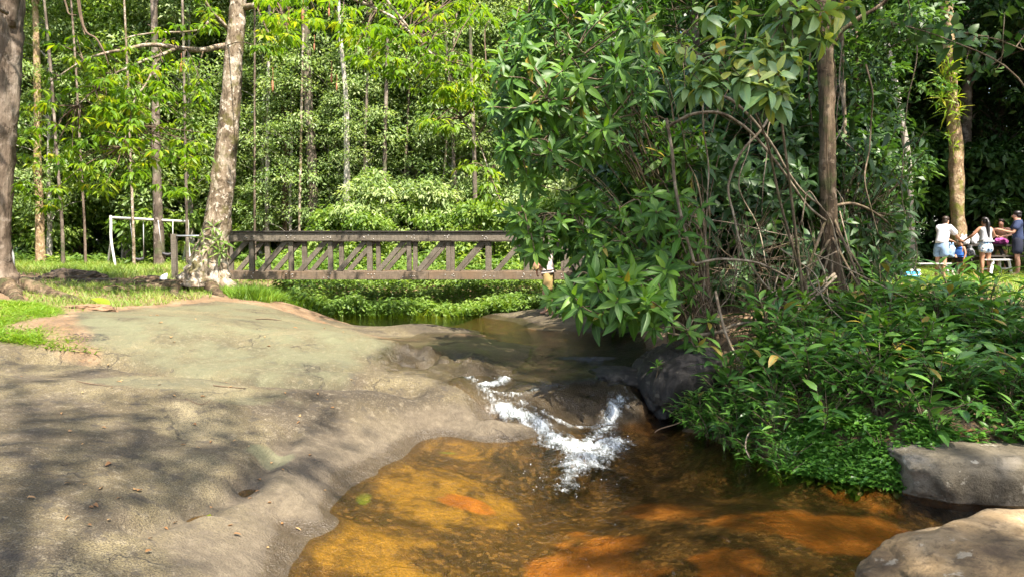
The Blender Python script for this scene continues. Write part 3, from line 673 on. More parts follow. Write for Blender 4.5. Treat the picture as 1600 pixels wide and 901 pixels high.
# ------------------------------------------------------------------ foliage tools
PROF = {'lance': lambda t: np.sin(math.pi * np.clip(t, 0, 1) ** .85) ** .8 * (1 - .25 * t) + .04 * (1 - t),
        'oval': lambda t: np.sin(math.pi * np.clip(t, 0, 1) ** .75) ** .62 + .03 * (1 - t),
        'blade': lambda t: (1 - t) ** .6}
def unit(a): return a / (np.linalg.norm(a, axis=-1, keepdims=True) + 1e-9)
class Leaves:
    def __init__(s): s.P = []; s.D = []; s.N = []; s.L = []; s.W = []; s.v = []; s.dr = []
    def add(s, P, D, N, L, W, var, droop=.25):
        n = len(P); s.P.append(np.asarray(P, float)); s.D.append(np.asarray(D, float)); s.N.append(np.asarray(N, float))
        for lst, a in ((s.L, L), (s.W, W), (s.v, var), (s.dr, droop)): lst.append(np.broadcast_to(np.asarray(a, float), (n,)))
    def count(s): return sum(len(p) for p in s.P)
    def mesh(s, name, mat, K=1, prof='lance', fold=.22):
        P = np.concatenate(s.P); D = unit(np.concatenate(s.D)); N = np.concatenate(s.N); L = np.concatenate(s.L); W = np.concatenate(s.W)
        var = np.concatenate(s.v); dr = np.concatenate(s.dr); n = len(P)
        S = unit(np.cross(D, N) + 1e-6); N = np.cross(S, D)
        if K == 1:
            mid = P + D * (L * .5)[:, None]
            tip = P + D * L[:, None] - N * (dr * L)[:, None]
            wl = (W * .5)[:, None]
            V = np.stack([P, mid - S * wl + N * wl * fold, tip, mid + S * wl + N * wl * fold], 1).reshape(-1, 3)
            F = np.arange(n * 4).reshape(n, 4)
            return np_mesh(name, V, F, [mat], {'var': ('POINT', np.repeat(var, 4)), 'rib': ('POINT', np.zeros(n * 4))})
        t = np.linspace(0, 1, K + 1); w = PROF[prof](t); w[-1] = .015
        C = P[:, None] + D[:, None] * (L[:, None] * t)[..., None] - N[:, None] * ((dr * L)[:, None] * t ** 2)[..., None]
        hw = (W[:, None] * .5 * w)[..., None]
        A = C - S[:, None] * hw + N[:, None] * hw * fold; B = C + S[:, None] * hw + N[:, None] * hw * fold
        V = np.stack([A, C, B], 2).reshape(-1, 3)          # n, K+1, 3
        k = np.arange(K)[:, None] * 3; q = np.concatenate([k + np.array([[0, 1, 4, 3]]), k + np.array([[1, 2, 5, 4]])])
        F = (np.arange(n)[:, None, None] * (3 * (K + 1)) + q[None]).reshape(-1, 4)
        rib = np.tile(np.array([0, 1, 0.]), n * (K + 1))
        return np_mesh(name, V, F, [mat], {'var': ('POINT', np.repeat(var, 3 * (K + 1))), 'rib': ('POINT', rib)})
def rand_dir(n, rng): return unit(rng.normal(0, 1, (n, 3)))
def rosette(lv, p, axis, n, L, W, rng, spread=(.5, 1.5), droop=.35, var=None, youngup=True):
    """whorl of leaves at a branch tip: the young ones stand up, the older hang"""
    axis = np.array(axis, float); axis /= np.linalg.norm(axis)
    a = np.cross(axis, (0.3, .9, .2)); a /= np.linalg.norm(a); b = np.cross(axis, a)
    ph = np.arange(n) * 2.4 + rng.uniform(0, 6.3); th = np.linspace(spread[0], spread[1], n) + rng.normal(0, .12, n)
    rad = np.cos(ph)[:, None] * a + np.sin(ph)[:, None] * b
    D = np.cos(th)[:, None] * axis + np.sin(th)[:, None] * rad
    D[:, 2] -= .22 * np.linspace(0, 1, n)
    N = np.cos(th)[:, None] * -rad + np.sin(th)[:, None] * axis + rng.normal(0, .18, (n, 3)); N[:, 2] += .35
    P = np.array(p) - axis * (np.linspace(0, 1, n) * L * .45)[:, None] + rad * .01
    sz = np.linspace(.6, 1.05, n) * rng.uniform(.85, 1.15, n)
    v = rng.uniform(.1, .8, n) if var is None else rng.uniform(var[0], var[1], n)
    if youngup: v = np.where(np.arange(n) < 2, np.maximum(v, rng.uniform(.75, .95, n)), v)
    v = np.where(rng.uniform(0, 1, n) < .02, 1.0, v)
    lv.add(P, D, N, L * sz, W * sz, v, droop * rng.uniform(.4, 1.4, n))
def clump(lv, c, r, n, L, W, rng, up=.75, var=(0, 1), droop=.3):
    """leaves on the shell of a flattened clump"""
    d = rand_dir(n, rng); d[:, 2] = np.where(rng.uniform(0, 1, n) < up, np.abs(d[:, 2]), d[:, 2])
    rr = rng.uniform(.35, 1.0, n)[:, None] ** .6
    P = np.array(c) + d * rr * np.array(r) + rng.normal(0, .05, (n, 3))
    D = d * np.array((1, 1, .3)) + rng.normal(0, .45, (n, 3)) + np.array((0, 0, -.35))
    N = np.array((0, 0, .75)) + d * .85 + rng.normal(0, .35, (n, 3))
    cv = rng.uniform(var[0], var[1])
    lv.add(P, D, N, L * rng.uniform(.65, 1.25, n), W * rng.uniform(.7, 1.2, n), np.clip(cv + rng.normal(0, .22, n), 0, 1), droop)

def tree_proto(name, mat, bark, h, r, z0, nclump, nleaf, L, W, tr, seed, cr=(.9, .9, .55), lean=.03, var=(.1, .8), taper=1.0):
    """tapered trunk, limbs and a crown of leaf clumps; base at the origin"""
    rng = np.random.default_rng(seed); root = empty(name)
    t = MB(); pts = []; x = y = 0
    for i in range(7):
        pts.append((x, y, h * .92 * i / 6 - .1)); x += rng.normal(0, lean * h / 6); y += rng.normal(0, lean * h / 6)
    t.tube(pts, np.array([tr * 1.5, tr, tr * .92, tr * .8, tr * .65, tr * .42, tr * .15]), 9, 4, True, .14, 0, seed)
    lv = Leaves()
    for i in range(nclump):
        f = rng.uniform(0, 1) ** .85; z = z0 + (h - z0) * f
        prof = math.sin(math.pi * min(1, (.12 + .88 * f)) ** taper) ** .6 if taper else 1
        a = rng.uniform(0, 6.283); rr = r * prof * rng.uniform(.25, 1.0) ** .6
        k = min(5.99, max(0, z / (h * .92) * 6)); p0 = np.array(pts[int(k)]); p1 = np.array(pts[int(k) + 1]); ax = p0 + (p1 - p0) * (k - int(k))
        c = np.array((ax[0] + rr * math.cos(a), ax[1] + rr * math.sin(a), z))
        s = rng.uniform(.65, 1.25)
        clump(lv, c, np.array(cr) * s, int(nleaf * s * s), L, W, rng, var=var)
        if i % 3 == 0:
            b = np.array((ax[0], ax[1], max(.3, z - rr * .55))); m = (b + c) / 2 + np.array((0, 0, .12 * rr))
            t.tube([b, m, c], [tr * .30, tr * .2, .012], 5, 3, False)
    t.build('trunk', M[bark], root)
    link('crown', lv.mesh('crown', M[mat]), root)
    return root
USED = set()
def scatter(proto, spots, label, cat, group):
    """the first spot takes the prototype itself, the others copies of it and of its parts"""
    out = []
    for i, (x, y, s, rz) in enumerate(spots):
        o = proto if i == 0 and proto.name not in USED else copy_tree(proto)
        USED.add(proto.name)
        o.location = (x, y, float(HG(x, y)) - .05); o.rotation_euler = (0, 0, rz); o.scale = (s, s, s * random.uniform(.92, 1.1))
        tag(o, label, cat, group); out.append(o)
    return out

P_A = tree_proto('forest_tree', 'leaf_mid', 'bark_forest', 17, 3.0, 4.0, 104, 147, 0.228, 0.106, .17, 101)
P_A2 = tree_proto('forest_tree', 'leaf_mid', 'bark_forest', 15, 2.6, 2.2, 104, 147, 0.213, 0.099, .13, 102, var=(.2, 1))
P_B = tree_proto('forest_tree', 'leaf_dark', 'bark_dark', 16, 3.1, 3.0, 104, 155, 0.258, 0.122, .16, 103, var=(0, .8))
P_B2 = tree_proto('forest_tree', 'leaf_dark', 'bark_forest', 18, 3.0, 1.5, 115, 147, 0.243, 0.114, .18, 104)
P_C = tree_proto('forest_tree', 'leaf_pale', 'bark_white', 16, 2.7, 4.5, 99, 155, 0.182, 0.084, .12, 105, var=(.1, .9))
P_C2 = tree_proto('forest_tree', 'leaf_pale', 'bark_white', 13, 2.4, 1.5, 93, 155, 0.182, 0.076, .10, 106)
P_S = tree_proto('understory_shrub', 'leaf_herb', 'vine_dark', 2.6, 1.3, .15, 34, 100, .20, .09, .04, 107, (.5, .5, .35), .05, (.1, .9), .6)
P_S2 = tree_proto('understory_shrub', 'leaf_pale', 'vine_dark', 3.4, 1.4, .3, 38, 95, .24, .08, .05, 108, (.55, .55, .35), .05, (.2, 1), .6)
P_S3 = tree_proto('understory_shrub', 'leaf_mid', 'vine_dark', 4.2, 1.5, .3, 42, 90, .30, .13, .05, 109, (.6, .6, .4), .05, (.1, .9), .6)
P_SD = tree_proto('understory_shrub', 'leaf_dark', 'vine_dark', 3.8, 1.6, .2, 40, 100, .32, .14, .05, 110, (.6, .6, .45), .05, (.1, .9), .6)

def row(x0, x1, n, y0, y1, s0=.85, s1=1.15):
    out = []
    for i in range(n):
        out.append((x0 + (x1 - x0) * (i + random.uniform(.1, .9)) / n, random.uniform(y0, y1), random.uniform(s0, s1), random.uniform(0, 6.28)))
    return out
# left wood behind the swing and the bridge
scatter(P_C, row(-24, -2, 9, 33, 38), 'tall pale leaved tree with slim light trunk in the wood behind the swing and bridge', 'tree', 'pale leaved trees of the far wood')
scatter(P_A2, row(-24, 4, 9, 31, 35, .9, 1.1), 'leafy mid green tree with low branches in the front of the wood', 'tree', 'low branched trees of the wood front')
scatter(P_A, row(-26, 3, 9, 31.5, 37), 'tall mid green tree with brown trunk in the wood behind the swing and bridge', 'tree', 'mid green trees of the far wood')
scatter(P_B, row(-30, 4, 6, 38, 44), 'tall dark green tree deep in the wood beyond the swing and bridge', 'tree', 'dark trees of the far wood')
scatter(copy_tree(P_A2), row(-32, 8, 12, 42, 50, 1.0, 1.3), 'leafy mid green tree at the back of the wood beyond the bridge', 'tree', 'back row trees of the far wood')
scatter(P_C2, row(-7.5, 5, 12, 29, 33), 'leafy pale green tree with branches down to the herbs behind the bridge', 'tree', 'pale trees right behind the bridge')
scatter(P_C2, row(-23, -8, 9, 30, 33, .85, 1.1), 'leafy pale green tree standing just behind the swing and the leaves of the bridge tree', 'tree', 'pale trees behind the swing')
scatter(copy_tree(P_C2), [((u - 800) / FPX * y, y, s, r) for u, y, s, r in ((408, 30, .8, 1), (456, 28.9, .72, 2), (520, 29.6, .85, 3), (578, 28.6, .62, 4), (640, 29.6, .8, 5), (705, 28.6, .66, 6), (762, 29.4, .8, 0))], 'pale small leaved sunlit tree among the slim trunks right behind the bridge', 'tree', 'sunlit trees among the slim trunks')
scatter(P_S3, row(-23, 1, 13, 30.5, 33.5), 'tall leafy shrub at the edge of the wood behind the swing', 'shrub', 'shrubs along the edge of the wood')
scatter(P_SD, row(-26, -4, 10, 31.5, 35), 'dark shrub in the shade of the wood behind the swing', 'shrub', 'dark shrubs at the foot of the wood')
scatter(P_S, row(-7.5, 3.5, 13, 24, 28, .7, 1.0), 'bright green bushy herb on the slope behind the bridge truss', 'shrub', 'bright bushes behind the bridge')
scatter(P_S2, row(-6, 3.5, 9, 26.5, 30, .8, 1.1), 'pale feathery bush on the slope behind the bridge', 'shrub', 'pale bushes behind the bridge')
# right wood, in the shade behind the picnic table
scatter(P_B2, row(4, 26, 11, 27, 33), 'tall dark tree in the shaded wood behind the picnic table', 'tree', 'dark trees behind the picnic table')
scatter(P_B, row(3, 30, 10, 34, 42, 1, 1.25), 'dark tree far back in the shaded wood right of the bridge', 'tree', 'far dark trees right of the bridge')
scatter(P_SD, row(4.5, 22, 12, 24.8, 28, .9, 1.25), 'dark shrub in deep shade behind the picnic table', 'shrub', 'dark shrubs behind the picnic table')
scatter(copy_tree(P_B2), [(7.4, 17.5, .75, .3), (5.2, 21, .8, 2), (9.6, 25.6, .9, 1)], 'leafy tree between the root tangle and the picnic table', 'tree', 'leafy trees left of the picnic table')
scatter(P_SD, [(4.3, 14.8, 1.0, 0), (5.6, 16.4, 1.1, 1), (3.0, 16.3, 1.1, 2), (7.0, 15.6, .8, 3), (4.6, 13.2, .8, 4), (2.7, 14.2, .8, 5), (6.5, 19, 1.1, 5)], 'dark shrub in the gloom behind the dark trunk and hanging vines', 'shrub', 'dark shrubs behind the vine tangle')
# tall trees standing right of the view and around it: they shade the bank, the pool and the slab
scatter(P_B2, [(19, 20, 1.05, 0), (22, 25, 1.1, 2), (20.5, 14, 1.0, 4), (25, 19, 1.2, 1)], 'tall dark tree at the right of the picnic clearing', 'tree', 'trees right of the picnic clearing')
P_O = tree_proto('shade_tree', 'leaf_mid', 'bark_grey', 23, 4.4, 16.5, 46, 85, .34, .16, .3, 120, (1.1, 1.1, .5), .01, (.1, .8), 0)
P_O2 = tree_proto('shade_tree', 'leaf_mid', 'bark_grey', 21, 2.3, 15.5, 13, 75, .34, .16, .2, 121, (1.0, 1.0, .45), .01, (.1, .8), 0)
scatter(P_O2, [(1.5, -3.7, 1.0, .4)], 'slender tall tree with a small high crown standing behind the viewer', 'tree', 'slender shade trees')
scatter(P_O, [(10.2, 1.2, 1.0, .4), (10.4, -3.6, .95, 1.1)], 'tall tree with high spreading crown standing beside the pool, over the viewer', 'tree', 'shade trees round the pool')
scatter(copy_tree(P_A2), [(-24, 17, 1, 0), (-27, 22, 1, 1), (-22.5, 24.5, .9, 2), (-30, 27, 1.1, 3), (-20, 12, 1, 4), (-34, 20, 1.1, 5)], 'leafy tree left of the meadow, beyond the thick left trunk', 'tree', 'trees left of the meadow')
# the far wood that reads as one mass
lv = Leaves(); rng = np.random.default_rng(5)
for i in range(420):
    x = rng.uniform(-48, 48); y = rng.uniform(52, 62); z = 2 + rng.uniform(0, 1) ** .8 * ((12 if x < 6 else 22) + 4 * vnoise(np.array([x * .15]), np.array([2.0]), 3)[0])
    clump(lv, (x, y, z), (2.0, 1.4, 1.2), 110, .6, .3, rng, var=(0, .8))
for i in range(90): clump(lv, (rng.uniform(4, 40), rng.uniform(50, 54), rng.uniform(2, 6.5)), (2.0, 1.2, 1.2), 110, .6, .3, rng, var=(0, .6))
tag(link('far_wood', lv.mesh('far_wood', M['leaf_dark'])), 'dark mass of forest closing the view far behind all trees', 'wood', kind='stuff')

# ------------------------------------------------------------------ slim bare trunks that show in the wood
def explicit_tree(name, label, pts, widths, bark, mat, crown, seed, group=None, seg=10, rough=.15, L=.3, Wd=.14, nleaf=90):
    root = empty(name, label=label, cat='tree', group=group); P = [at(*p) for p in pts]
    base = P[0].copy(); base.z = float(HG(base.x, base.y)) - .15
    if base.z < P[0].z - .05: P = [base] + P; widths = [widths[0] * 1.25] + list(widths)
    root.location = base
    t = MB(); t.tube([p - base for p in P], np.array(widths) / 2, seg, 5, True, rough, 0, seed); 
    rng = np.random.default_rng(seed); lv = Leaves(); top = P[-1] - base
    for (dx, dy, dz, s) in crown:
        c = np.array(top) + (dx, dy, dz)
        for _ in range(int(6 * s)): clump(lv, c + rng.normal(0, .8 * s, 3) * (1, 1, .5), (.9, .9, .5), nleaf, L, Wd, rng)
        t.tube([top * .92, np.array(top) * .5 + c * .5, c], [widths[-1] * .3, .03, .015], 5, 3, False)
    t.build('trunk', M[bark], root); link('crown', lv.mesh('crown', M[mat]), root)
    return root
CR = [(0, 0, 3, 1.0), (1.3, .6, 2.6, .6), (-1.3, .3, 2.8, .6)]
explicit_tree('slim_tree', 'brown double trunk with moss in the wood, left of the middle of the bridge', [(489,310,28.4),(486,230,28.4),(481,140,28.4),(478,60,28.4),(474,-60,28.4)], [.42,.36,.34,.32,.26], 'bark_forest', 'leaf_mid', CR, 201)
explicit_tree('slim_tree', 'pale forked trunk in the wood above the middle of the bridge', [(542,320,27.6),(542,230,27.6),(541,170,27.6),(538,120,27.6),(532,60,27.6),(528,-30,27.6)], [.26,.22,.20,.17,.14,.1], 'bark_white', 'leaf_pale', CR, 202)
explicit_tree('slim_tree', 'brown straight trunk standing right behind the swing', [(249,396,28.4),(247,330,28.4),(244,230,28.4),(243,120,28.4),(240,-20,28.4)], [.40,.34,.31,.28,.22], 'bark_forest', 'leaf_mid', CR, 203)
explicit_tree('slim_tree', 'reddish brown trunk in the wood left of the swing', [(63,380,29),(62,320,29),(59,260,29),(58,120,29),(54,-20,29)], [.34,.3,.28,.25,.2], 'bark_epi', 'leaf_mid', CR, 204)
explicit_tree('slim_tree', 'thin grey trunk in the wood above the right half of the bridge', [(600,340,27.6),(601,250,27.6),(603,160,27.6),(606,60,27.6),(610,-40,27.6)], [.16,.15,.14,.12,.1], 'bark_forest', 'leaf_pale', CR, 205)
explicit_tree('slim_tree', 'thick dark brown trunk in the wood above the right half of the bridge', [(652,330,29.4),(648,220,29.4),(645,120,29.4),(642,20,29.4),(640,-60,29.4)], [.42,.36,.34,.3,.25], 'bark_forest', 'leaf_mid', CR, 206)
explicit_tree('slim_tree', 'dark trunk in the wood, second left of the pale forked trunk', [(447,310,29.4),(446,220,29.4),(444,120,29.4),(442,10,29.4),(440,-60,29.4)], [.34,.3,.28,.25,.22], 'bark_dark', 'leaf_pale', CR, 207)
explicit_tree('slim_tree', 'thin pale trunk in the wood behind the left end of the bridge', [(417,330,29),(418,240,29),(419,140,29),(421,20,29),(423,-50,29)], [.17,.15,.14,.12,.1], 'bark_white', 'leaf_pale', CR, 208)
explicit_tree('slim_tree', 'thin grey trunk in the wood just left of the big leaved shrub', [(742,320,27.2),(741,240,27.2),(738,160,27.2),(735,60,27.2),(731,-50,27.2)], [.17,.15,.14,.12,.1], 'bark_forest', 'leaf_mid', CR, 209)
explicit_tree('slim_tree', 'pale leaning slim trunk left of the trunk with epiphytes', [(1424,405,24),(1422,300,24),(1414,220,24),(1400,140,24),(1386,70,24),(1372,0,24),(1360,-70,24)], [.24,.22,.21,.2,.19,.17,.14], 'bark_white', 'leaf_dark', CR, 210)
explicit_tree('slim_tree', 'thin straight dark trunk right beside the dark brown trunk of the vine tangle', [(1326,420,15),(1322,300,15),(1319,180,15),(1315,60,15),(1311,-60,15)], [.10,.09,.085,.08,.07], 'vine', 'leaf_dark', CR, 211)
explicit_tree('slim_tree', 'thin pole like trunk between the dark trunk and the pale leaning trunk', [(1344,400,18),(1343,300,18),(1341,190,18),(1338,60,18),(1335,-60,18)], [.09,.085,.08,.075,.07], 'vine_dark', 'leaf_dark', CR, 212)
for i, (u, w) in enumerate(((97,.12),(132,.09),(208,.1),(292,.11),(398,.09),(468,.1),(566,.12),(628,.09),(688,.1),(716,.13))):
    Y = 27.3 + (i * 37 % 10) * .1; dx = ((i * 53 % 17) - 8) * 3.5
    explicit_tree('slender_trunk_tree', 'very thin trunk among the leaves of the wood behind swing and bridge', [(u,350,Y),(u + dx * .3,240,Y),(u + dx * .6,120,Y),(u + dx,0,Y),(u + dx * 1.3,-70,Y)], [w, w * .9, w * .85, w * .75, w * .6], ('bark_forest', 'bark_grey', 'bark_pale')[i % 3], 'leaf_mid', [(0, 0, 2.5, .6)], 240 + i, 'very thin trunks of the far wood', 7)
# tree with epiphytes behind the picnic table
ET = explicit_tree('epiphyte_tree', 'sunlit brown trunk with bromeliads and ferns growing on it behind the picnic table', [(1500,405,22.5),(1497,340,22.5),(1493,240,22.5),(1488,170,22.5),(1484,100,22.5),(1479,10,22.5),(1474,-80,22.5)], [.44,.37,.36,.35,.35,.33,.28], 'bark_epi', 'leaf_dark', CR, 213, seg=16, rough=.35)
lv = Leaves(); rng = np.random.default_rng(77); base = ET.location
for (u, v, n, L) in [(1478,92,16,.55),(1490,98,14,.5),(1472,118,16,.6),(1484,108,14,.4),(1492,125,12,.4),(1470,150,14,.45),(1496,150,14,.4),(1478,168,12,.6),(1500,172,14,.45),(1492,185,10,.35),(1474,140,10,.4),(1496,112,10,.3),(1482,210,8,.3),(1494,225,8,.3),(1488,80,12,.4)]:
    p = at(u, v, 22.5 - .2) - base; out = np.array((math.copysign(.7, u - 1486), -.6, .5))
    rosette(lv, p, out, n, L, .07, rng, (.2, 1.3), .5, (.3, 1))
link('epiphyte', lv.mesh('epiphyte', M['leaf_bright'], 3, 'lance'), ET)

# ------------------------------------------------------------------ left trunk and the white trunked tree by the bridge
def big_tree(name, label, pts, widths, bark, seed, limbs, seg=28, flare_lobes=.5, roots=(), rough=.16):
    P = [at(*p) for p in pts]; root = empty(name, P[0], label=label, cat='tree')
    t = MB(); t.tube([p - P[0] for p in P], np.array(widths) / 2, seg, 8, True, rough, flare_lobes, seed)
    t.build('trunk', M[bark], root)
    for lp, lr in limbs:
        m = MB(); m.tube([at(*q) - P[0] for q in lp], np.array(lr) * .72, 8, 5, True, .2, 0, seed); m.build('branch', M[bark], root)
    for rp, rr in roots:
        m = MB(); Q = []
        for i, (x, y) in enumerate(rp):
            Q.append(Vector((x, y, float(HG(x, y)) + (.10 if i == 0 else .0) - (.10 if i == len(rp) - 1 else 0))) - P[0])
        m.tube(Q, rr, 8, 5, True, .3, 0, seed); m.build('root', M['bark_dark'], root)
    return root, P[0]
WB = at(322, 447, 16.6)
T1L = [([(352,72,16.6),(338,74,16.5),(318,78,16.3),(290,77,16.1),(272,74,16.0),(250,71,15.8),(225,71,15.6),(196,78,15.3),(165,83,15.0),(130,95,14.7),(90,120,14.4)], [.10,.085,.08,.075,.07,.065,.055,.045,.035,.025,.012]),
       ([(274,76,16.0),(255,85,15.7),(230,93,15.4),(205,104,15.2),(178,116,15.0),(150,140,14.8),(120,165,14.6)], [.055,.045,.04,.035,.03,.02,.01]),
       ([(250,90,15.8),(238,112,15.6),(226,135,15.4),(215,148,15.3),(206,170,15.2),(202,200,15.1),(188,230,15.0)], [.035,.03,.028,.024,.02,.015,.008]),
       ([(357,46,16.6),(342,30,16.4),(325,10,16.2),(310,-20,16.0),(290,-70,15.7)], [.06,.055,.05,.045,.03]),
       ([(330,22,16.3),(318,44,16.1),(290,50,15.9),(250,51,15.7),(215,55,15.5),(190,62,15.3)], [.04,.035,.03,.026,.02,.01]),
       ([(380,12,16.6),(400,8,16.4),(430,-2,16.2),(480,-30,15.8),(545,-70,15.3)], [.10,.09,.08,.07,.06]),
       ([(480,-30,15.8),(540,-6,15.2),(590,15,14.9),(625,35,14.6),(650,62,14.3),(690,100,14.0),(712,140,13.8),(722,185,13.6),(745,215,13.5),(765,270,13.4),(790,335,13.3)], [.05,.045,.04,.036,.034,.032,.028,.024,.02,.016,.008]),
       ([(545,-70,15.3),(580,-30,14.6),(612,10,14.1),(640,45,13.8),(668,75,13.6),(700,95,13.4),(760,110,13.2)], [.05,.04,.034,.03,.025,.018,.008]),
       ([(372,-40,16.6),(420,-90,16.0),(470,-150,15.3)], [.09,.07,.04]), ([(372,-60,16.6),(300,-120,15.6),(200,-160,14.6)], [.09,.07,.04])]
T1, T1B = big_tree('bridge_tree', 'pale lichen spotted trunk with flared base at the left end of the bridge', [(322,447,16.6),(324,425,16.6),(331,395,16.6),(338,360,16.6),(345,310,16.6),(352,250,16.6),(358,190,16.6),(363,120,16.6),(369,50,16.6),(373,-20,16.6),(374,-120,16.6)],
                   [1.2,.92,.74,.60,.51,.47,.44,.41,.37,.33,.23], 'bark_pale', 301, T1L, 30, .55,
                   [([(-7.2,16.3),(-7.8,15.6),(-8.2,15.0),(-8.6,14.6)], [.16,.11,.07,.02]), ([(-6.6,16.2),(-6.2,15.6),(-5.9,15.2)], [.16,.1,.02]), ([(-7.3,16.1),(-7.0,15.3),(-6.6,14.7),(-6.0,14.4)], [.12,.09,.07,.02]),
                    ([(-7.4,16.7),(-8.3,16.5),(-9.2,16.2),(-9.9,16.3)], [.15,.10,.06,.02])])
# its bright sprays of leaves
def sample_poly(P, n, rng):
    xs = [p[0] for p in P]; ys = [p[1] for p in P]; out = []
    while len(out) < n:
        u = rng.uniform(min(xs), max(xs)); v = rng.uniform(min(ys), max(ys))
        if in_poly(np.array([u]), np.array([v]), P)[0]: out.append((u, v))
    return out
rng = np.random.default_rng(31); lv = Leaves(); tw = MB()
LIMBPTS = [np.array(q) for lp, _ in T1L for q in lp]
def spray(u, v, Y, s=1.0, n=9, twig=True):
    tc = 372 - 25 * max(0, v) / 300
    if abs(u - tc) < 34 and Y < 17 and v > -20: return
    p = np.array(at(u, v, Y)) - np.array(T1B)
    n = int(1.25 * n * rng.uniform(.7, 1.3)); ph = rng.uniform(0, 6.28, n)
    D = np.stack([np.cos(ph), np.sin(ph), rng.normal(-.35, .22, n)], 1)
    N = np.stack([rng.normal(0, .25, n), rng.normal(0, .25, n), np.ones(n)], 1)
    off = D * rng.uniform(0, .14, n)[:, None] * (1, 1, .3)
    cv = rng.uniform(.15, .85)
    lv.add(p + off, D, N, s * rng.uniform(.13, .26, n), s * rng.uniform(.055, .09, n), np.clip(cv + rng.normal(0, .15, n), 0, 1), .4)
    if twig:
        q = min(LIMBPTS, key=lambda w: (w[0] - u) ** 2 + (w[1] - v) ** 2 + 900 * (w[2] - Y) ** 2)
        a = np.array(at(*q)) - np.array(T1B)
        if np.linalg.norm(a - p) < 2.6: tw.tube([a, (a + p) / 2 + rng.normal(0, .08, 3) + (0, 0, .05), p], [.014, .01, .005], 4, 3, False)
zones = [([(30,150),(90,90),(170,80),(215,130),(230,250),(190,300),(110,300),(40,260)], 170, (13.4, 16)), ([(110,120),(330,95),(345,200),(320,260),(230,250),(160,220)], 170, (14, 16.5)),
         ([(60,40),(160,60),(350,20),(350,90),(180,110),(80,110)], 60, (14.5, 16.8)), ([(300,-30),(480,-30),(470,60),(420,90),(385,60),(330,60)], 110, (14.5, 17)),
         ([(385,-30),(790,-40),(770,30),(600,60),(500,50),(400,80)], 190, (13, 16.5)), ([(520,20),(640,30),(720,90),(760,130),(700,170),(610,120),(540,90)], 110, (13, 15)),
         ([(640,60),(760,90),(750,160),(700,170)], 30, (13, 14)), ([(660,180),(740,190),(750,240),(680,200)], 16, (13, 13.8)), ([(700,150),(790,150),(800,170),(720,180)], 16, (13, 13.6)), ([(690,230),(770,260),(780,330),(740,300)], 14, (13, 13.6)),
         ([(200,255),(330,240),(320,300),(260,310)], 26, (14.5, 16)), ([(30,280),(110,290),(90,330),(40,320)], 14, (13.5, 15)), ([(380,30),(400,60),(395,130),(380,120)], 8, (16, 16.8))]
for P, n, (y0, y1) in zones:
    for (u, v) in sample_poly(P, int(n * .72), rng): spray(u, v, rng.uniform(y0, y1), .92, 10, rng.uniform() < .45)
for i in range(46): spray(rng.uniform(60, 330), rng.uniform(-330, -60), rng.uniform(14, 19), 1.3, 22, False)
link('crown', lv.mesh('crown', M['leaf_bright'], 2, 'oval'), T1); tag(tw.build('fine_twigs', M['twig'], T1), kind='stuff')
# ferns and small plants growing on its trunk base
lv = Leaves()
for (u, v) in [(318,372),(325,390),(338,372),(345,392),(320,405),(332,352),(350,378),(312,392)]:
    rosette(lv, at(u, v, 16.25) - T1B, (random.uniform(-.6, .6), -.8, .5), 9, .26, .06, rng, (.3, 1.4), .5, (.2, .8))
link('epiphyte', lv.mesh('epiphyte', M['leaf_mid'], 3), T1)
# leftmost trunk, cut by the frame
T2, T2B = big_tree('leaning_tree', 'thick grey brown trunk with spreading roots at the left edge', [(0,452,13.5),(0,438,13.5),(-2,410,13.5),(-3,370,13.5),(-2,310,13.5),(0,240,13.5),(3,160,13.5),(4,80,13.5),(5,0,13.5),(5,-90,13.5)],
                   [1.0,.66,.44,.40,.42,.48,.54,.60,.64,.56], 'bark_grey', 305,
                   [([(14,40,13.4),(24,-20,13.3),(40,-90,13.1),(70,-180,12.8)], [.16,.14,.12,.08]), ([(-6,-60,13.5),(-40,-160,13.4),(-60,-260,13)], [.25,.2,.1]), ([(10,20,13.2),(-10,10,12.8),(-60,-20,12.2)], [.06,.05,.03])], 26, .4,
                   [([(-9.1,13.3),(-8.7,12.9),(-8.3,12.4),(-8.0,12.2)], [.17,.13,.09,.03]), ([(-9.0,13.6),(-8.4,13.5),(-7.8,13.2),(-7.4,13.2)], [.17,.12,.08,.02]), ([(-9.3,13.1),(-9.3,12.5),(-9.1,12.1)], [.16,.1,.03])], .14)
lv = Leaves(); rng = np.random.default_rng(32)
for i in range(26):
    c = np.array(at(rng.uniform(-260, 160), rng.uniform(-420, -110), rng.uniform(11, 16))) - np.array(T2B)
    clump(lv, c, (.9, .9, .45), 90, .3, .13, rng)
link('crown', lv.mesh('crown', M['leaf_mid']), T2)
# thin drooping twigs with leaves at the top left belong to it
for pts in ([(70,-180,12.8),(100,-90,12.6),(118,-20,12.5),(124,20,12.5),(130,45,12.5),(133,55,12.4)], [(70,-180,12.8),(82,-90,12.7),(95,-20,12.6),(104,10,12.6),(108,22,12.5),(120,24,12.4)], [(70,-180,12.8),(112,-60,12.6),(130,40,12.5),(150,60,12.3),(162,80,12.2),(170,102,12.2)]):
    tw = MB(); tw.tube([at(*p) - T2B for p in pts], [.05, .03, .02, .016, .012, .006], 5, 4, False); tw.build('twig', M['twig'], T2)
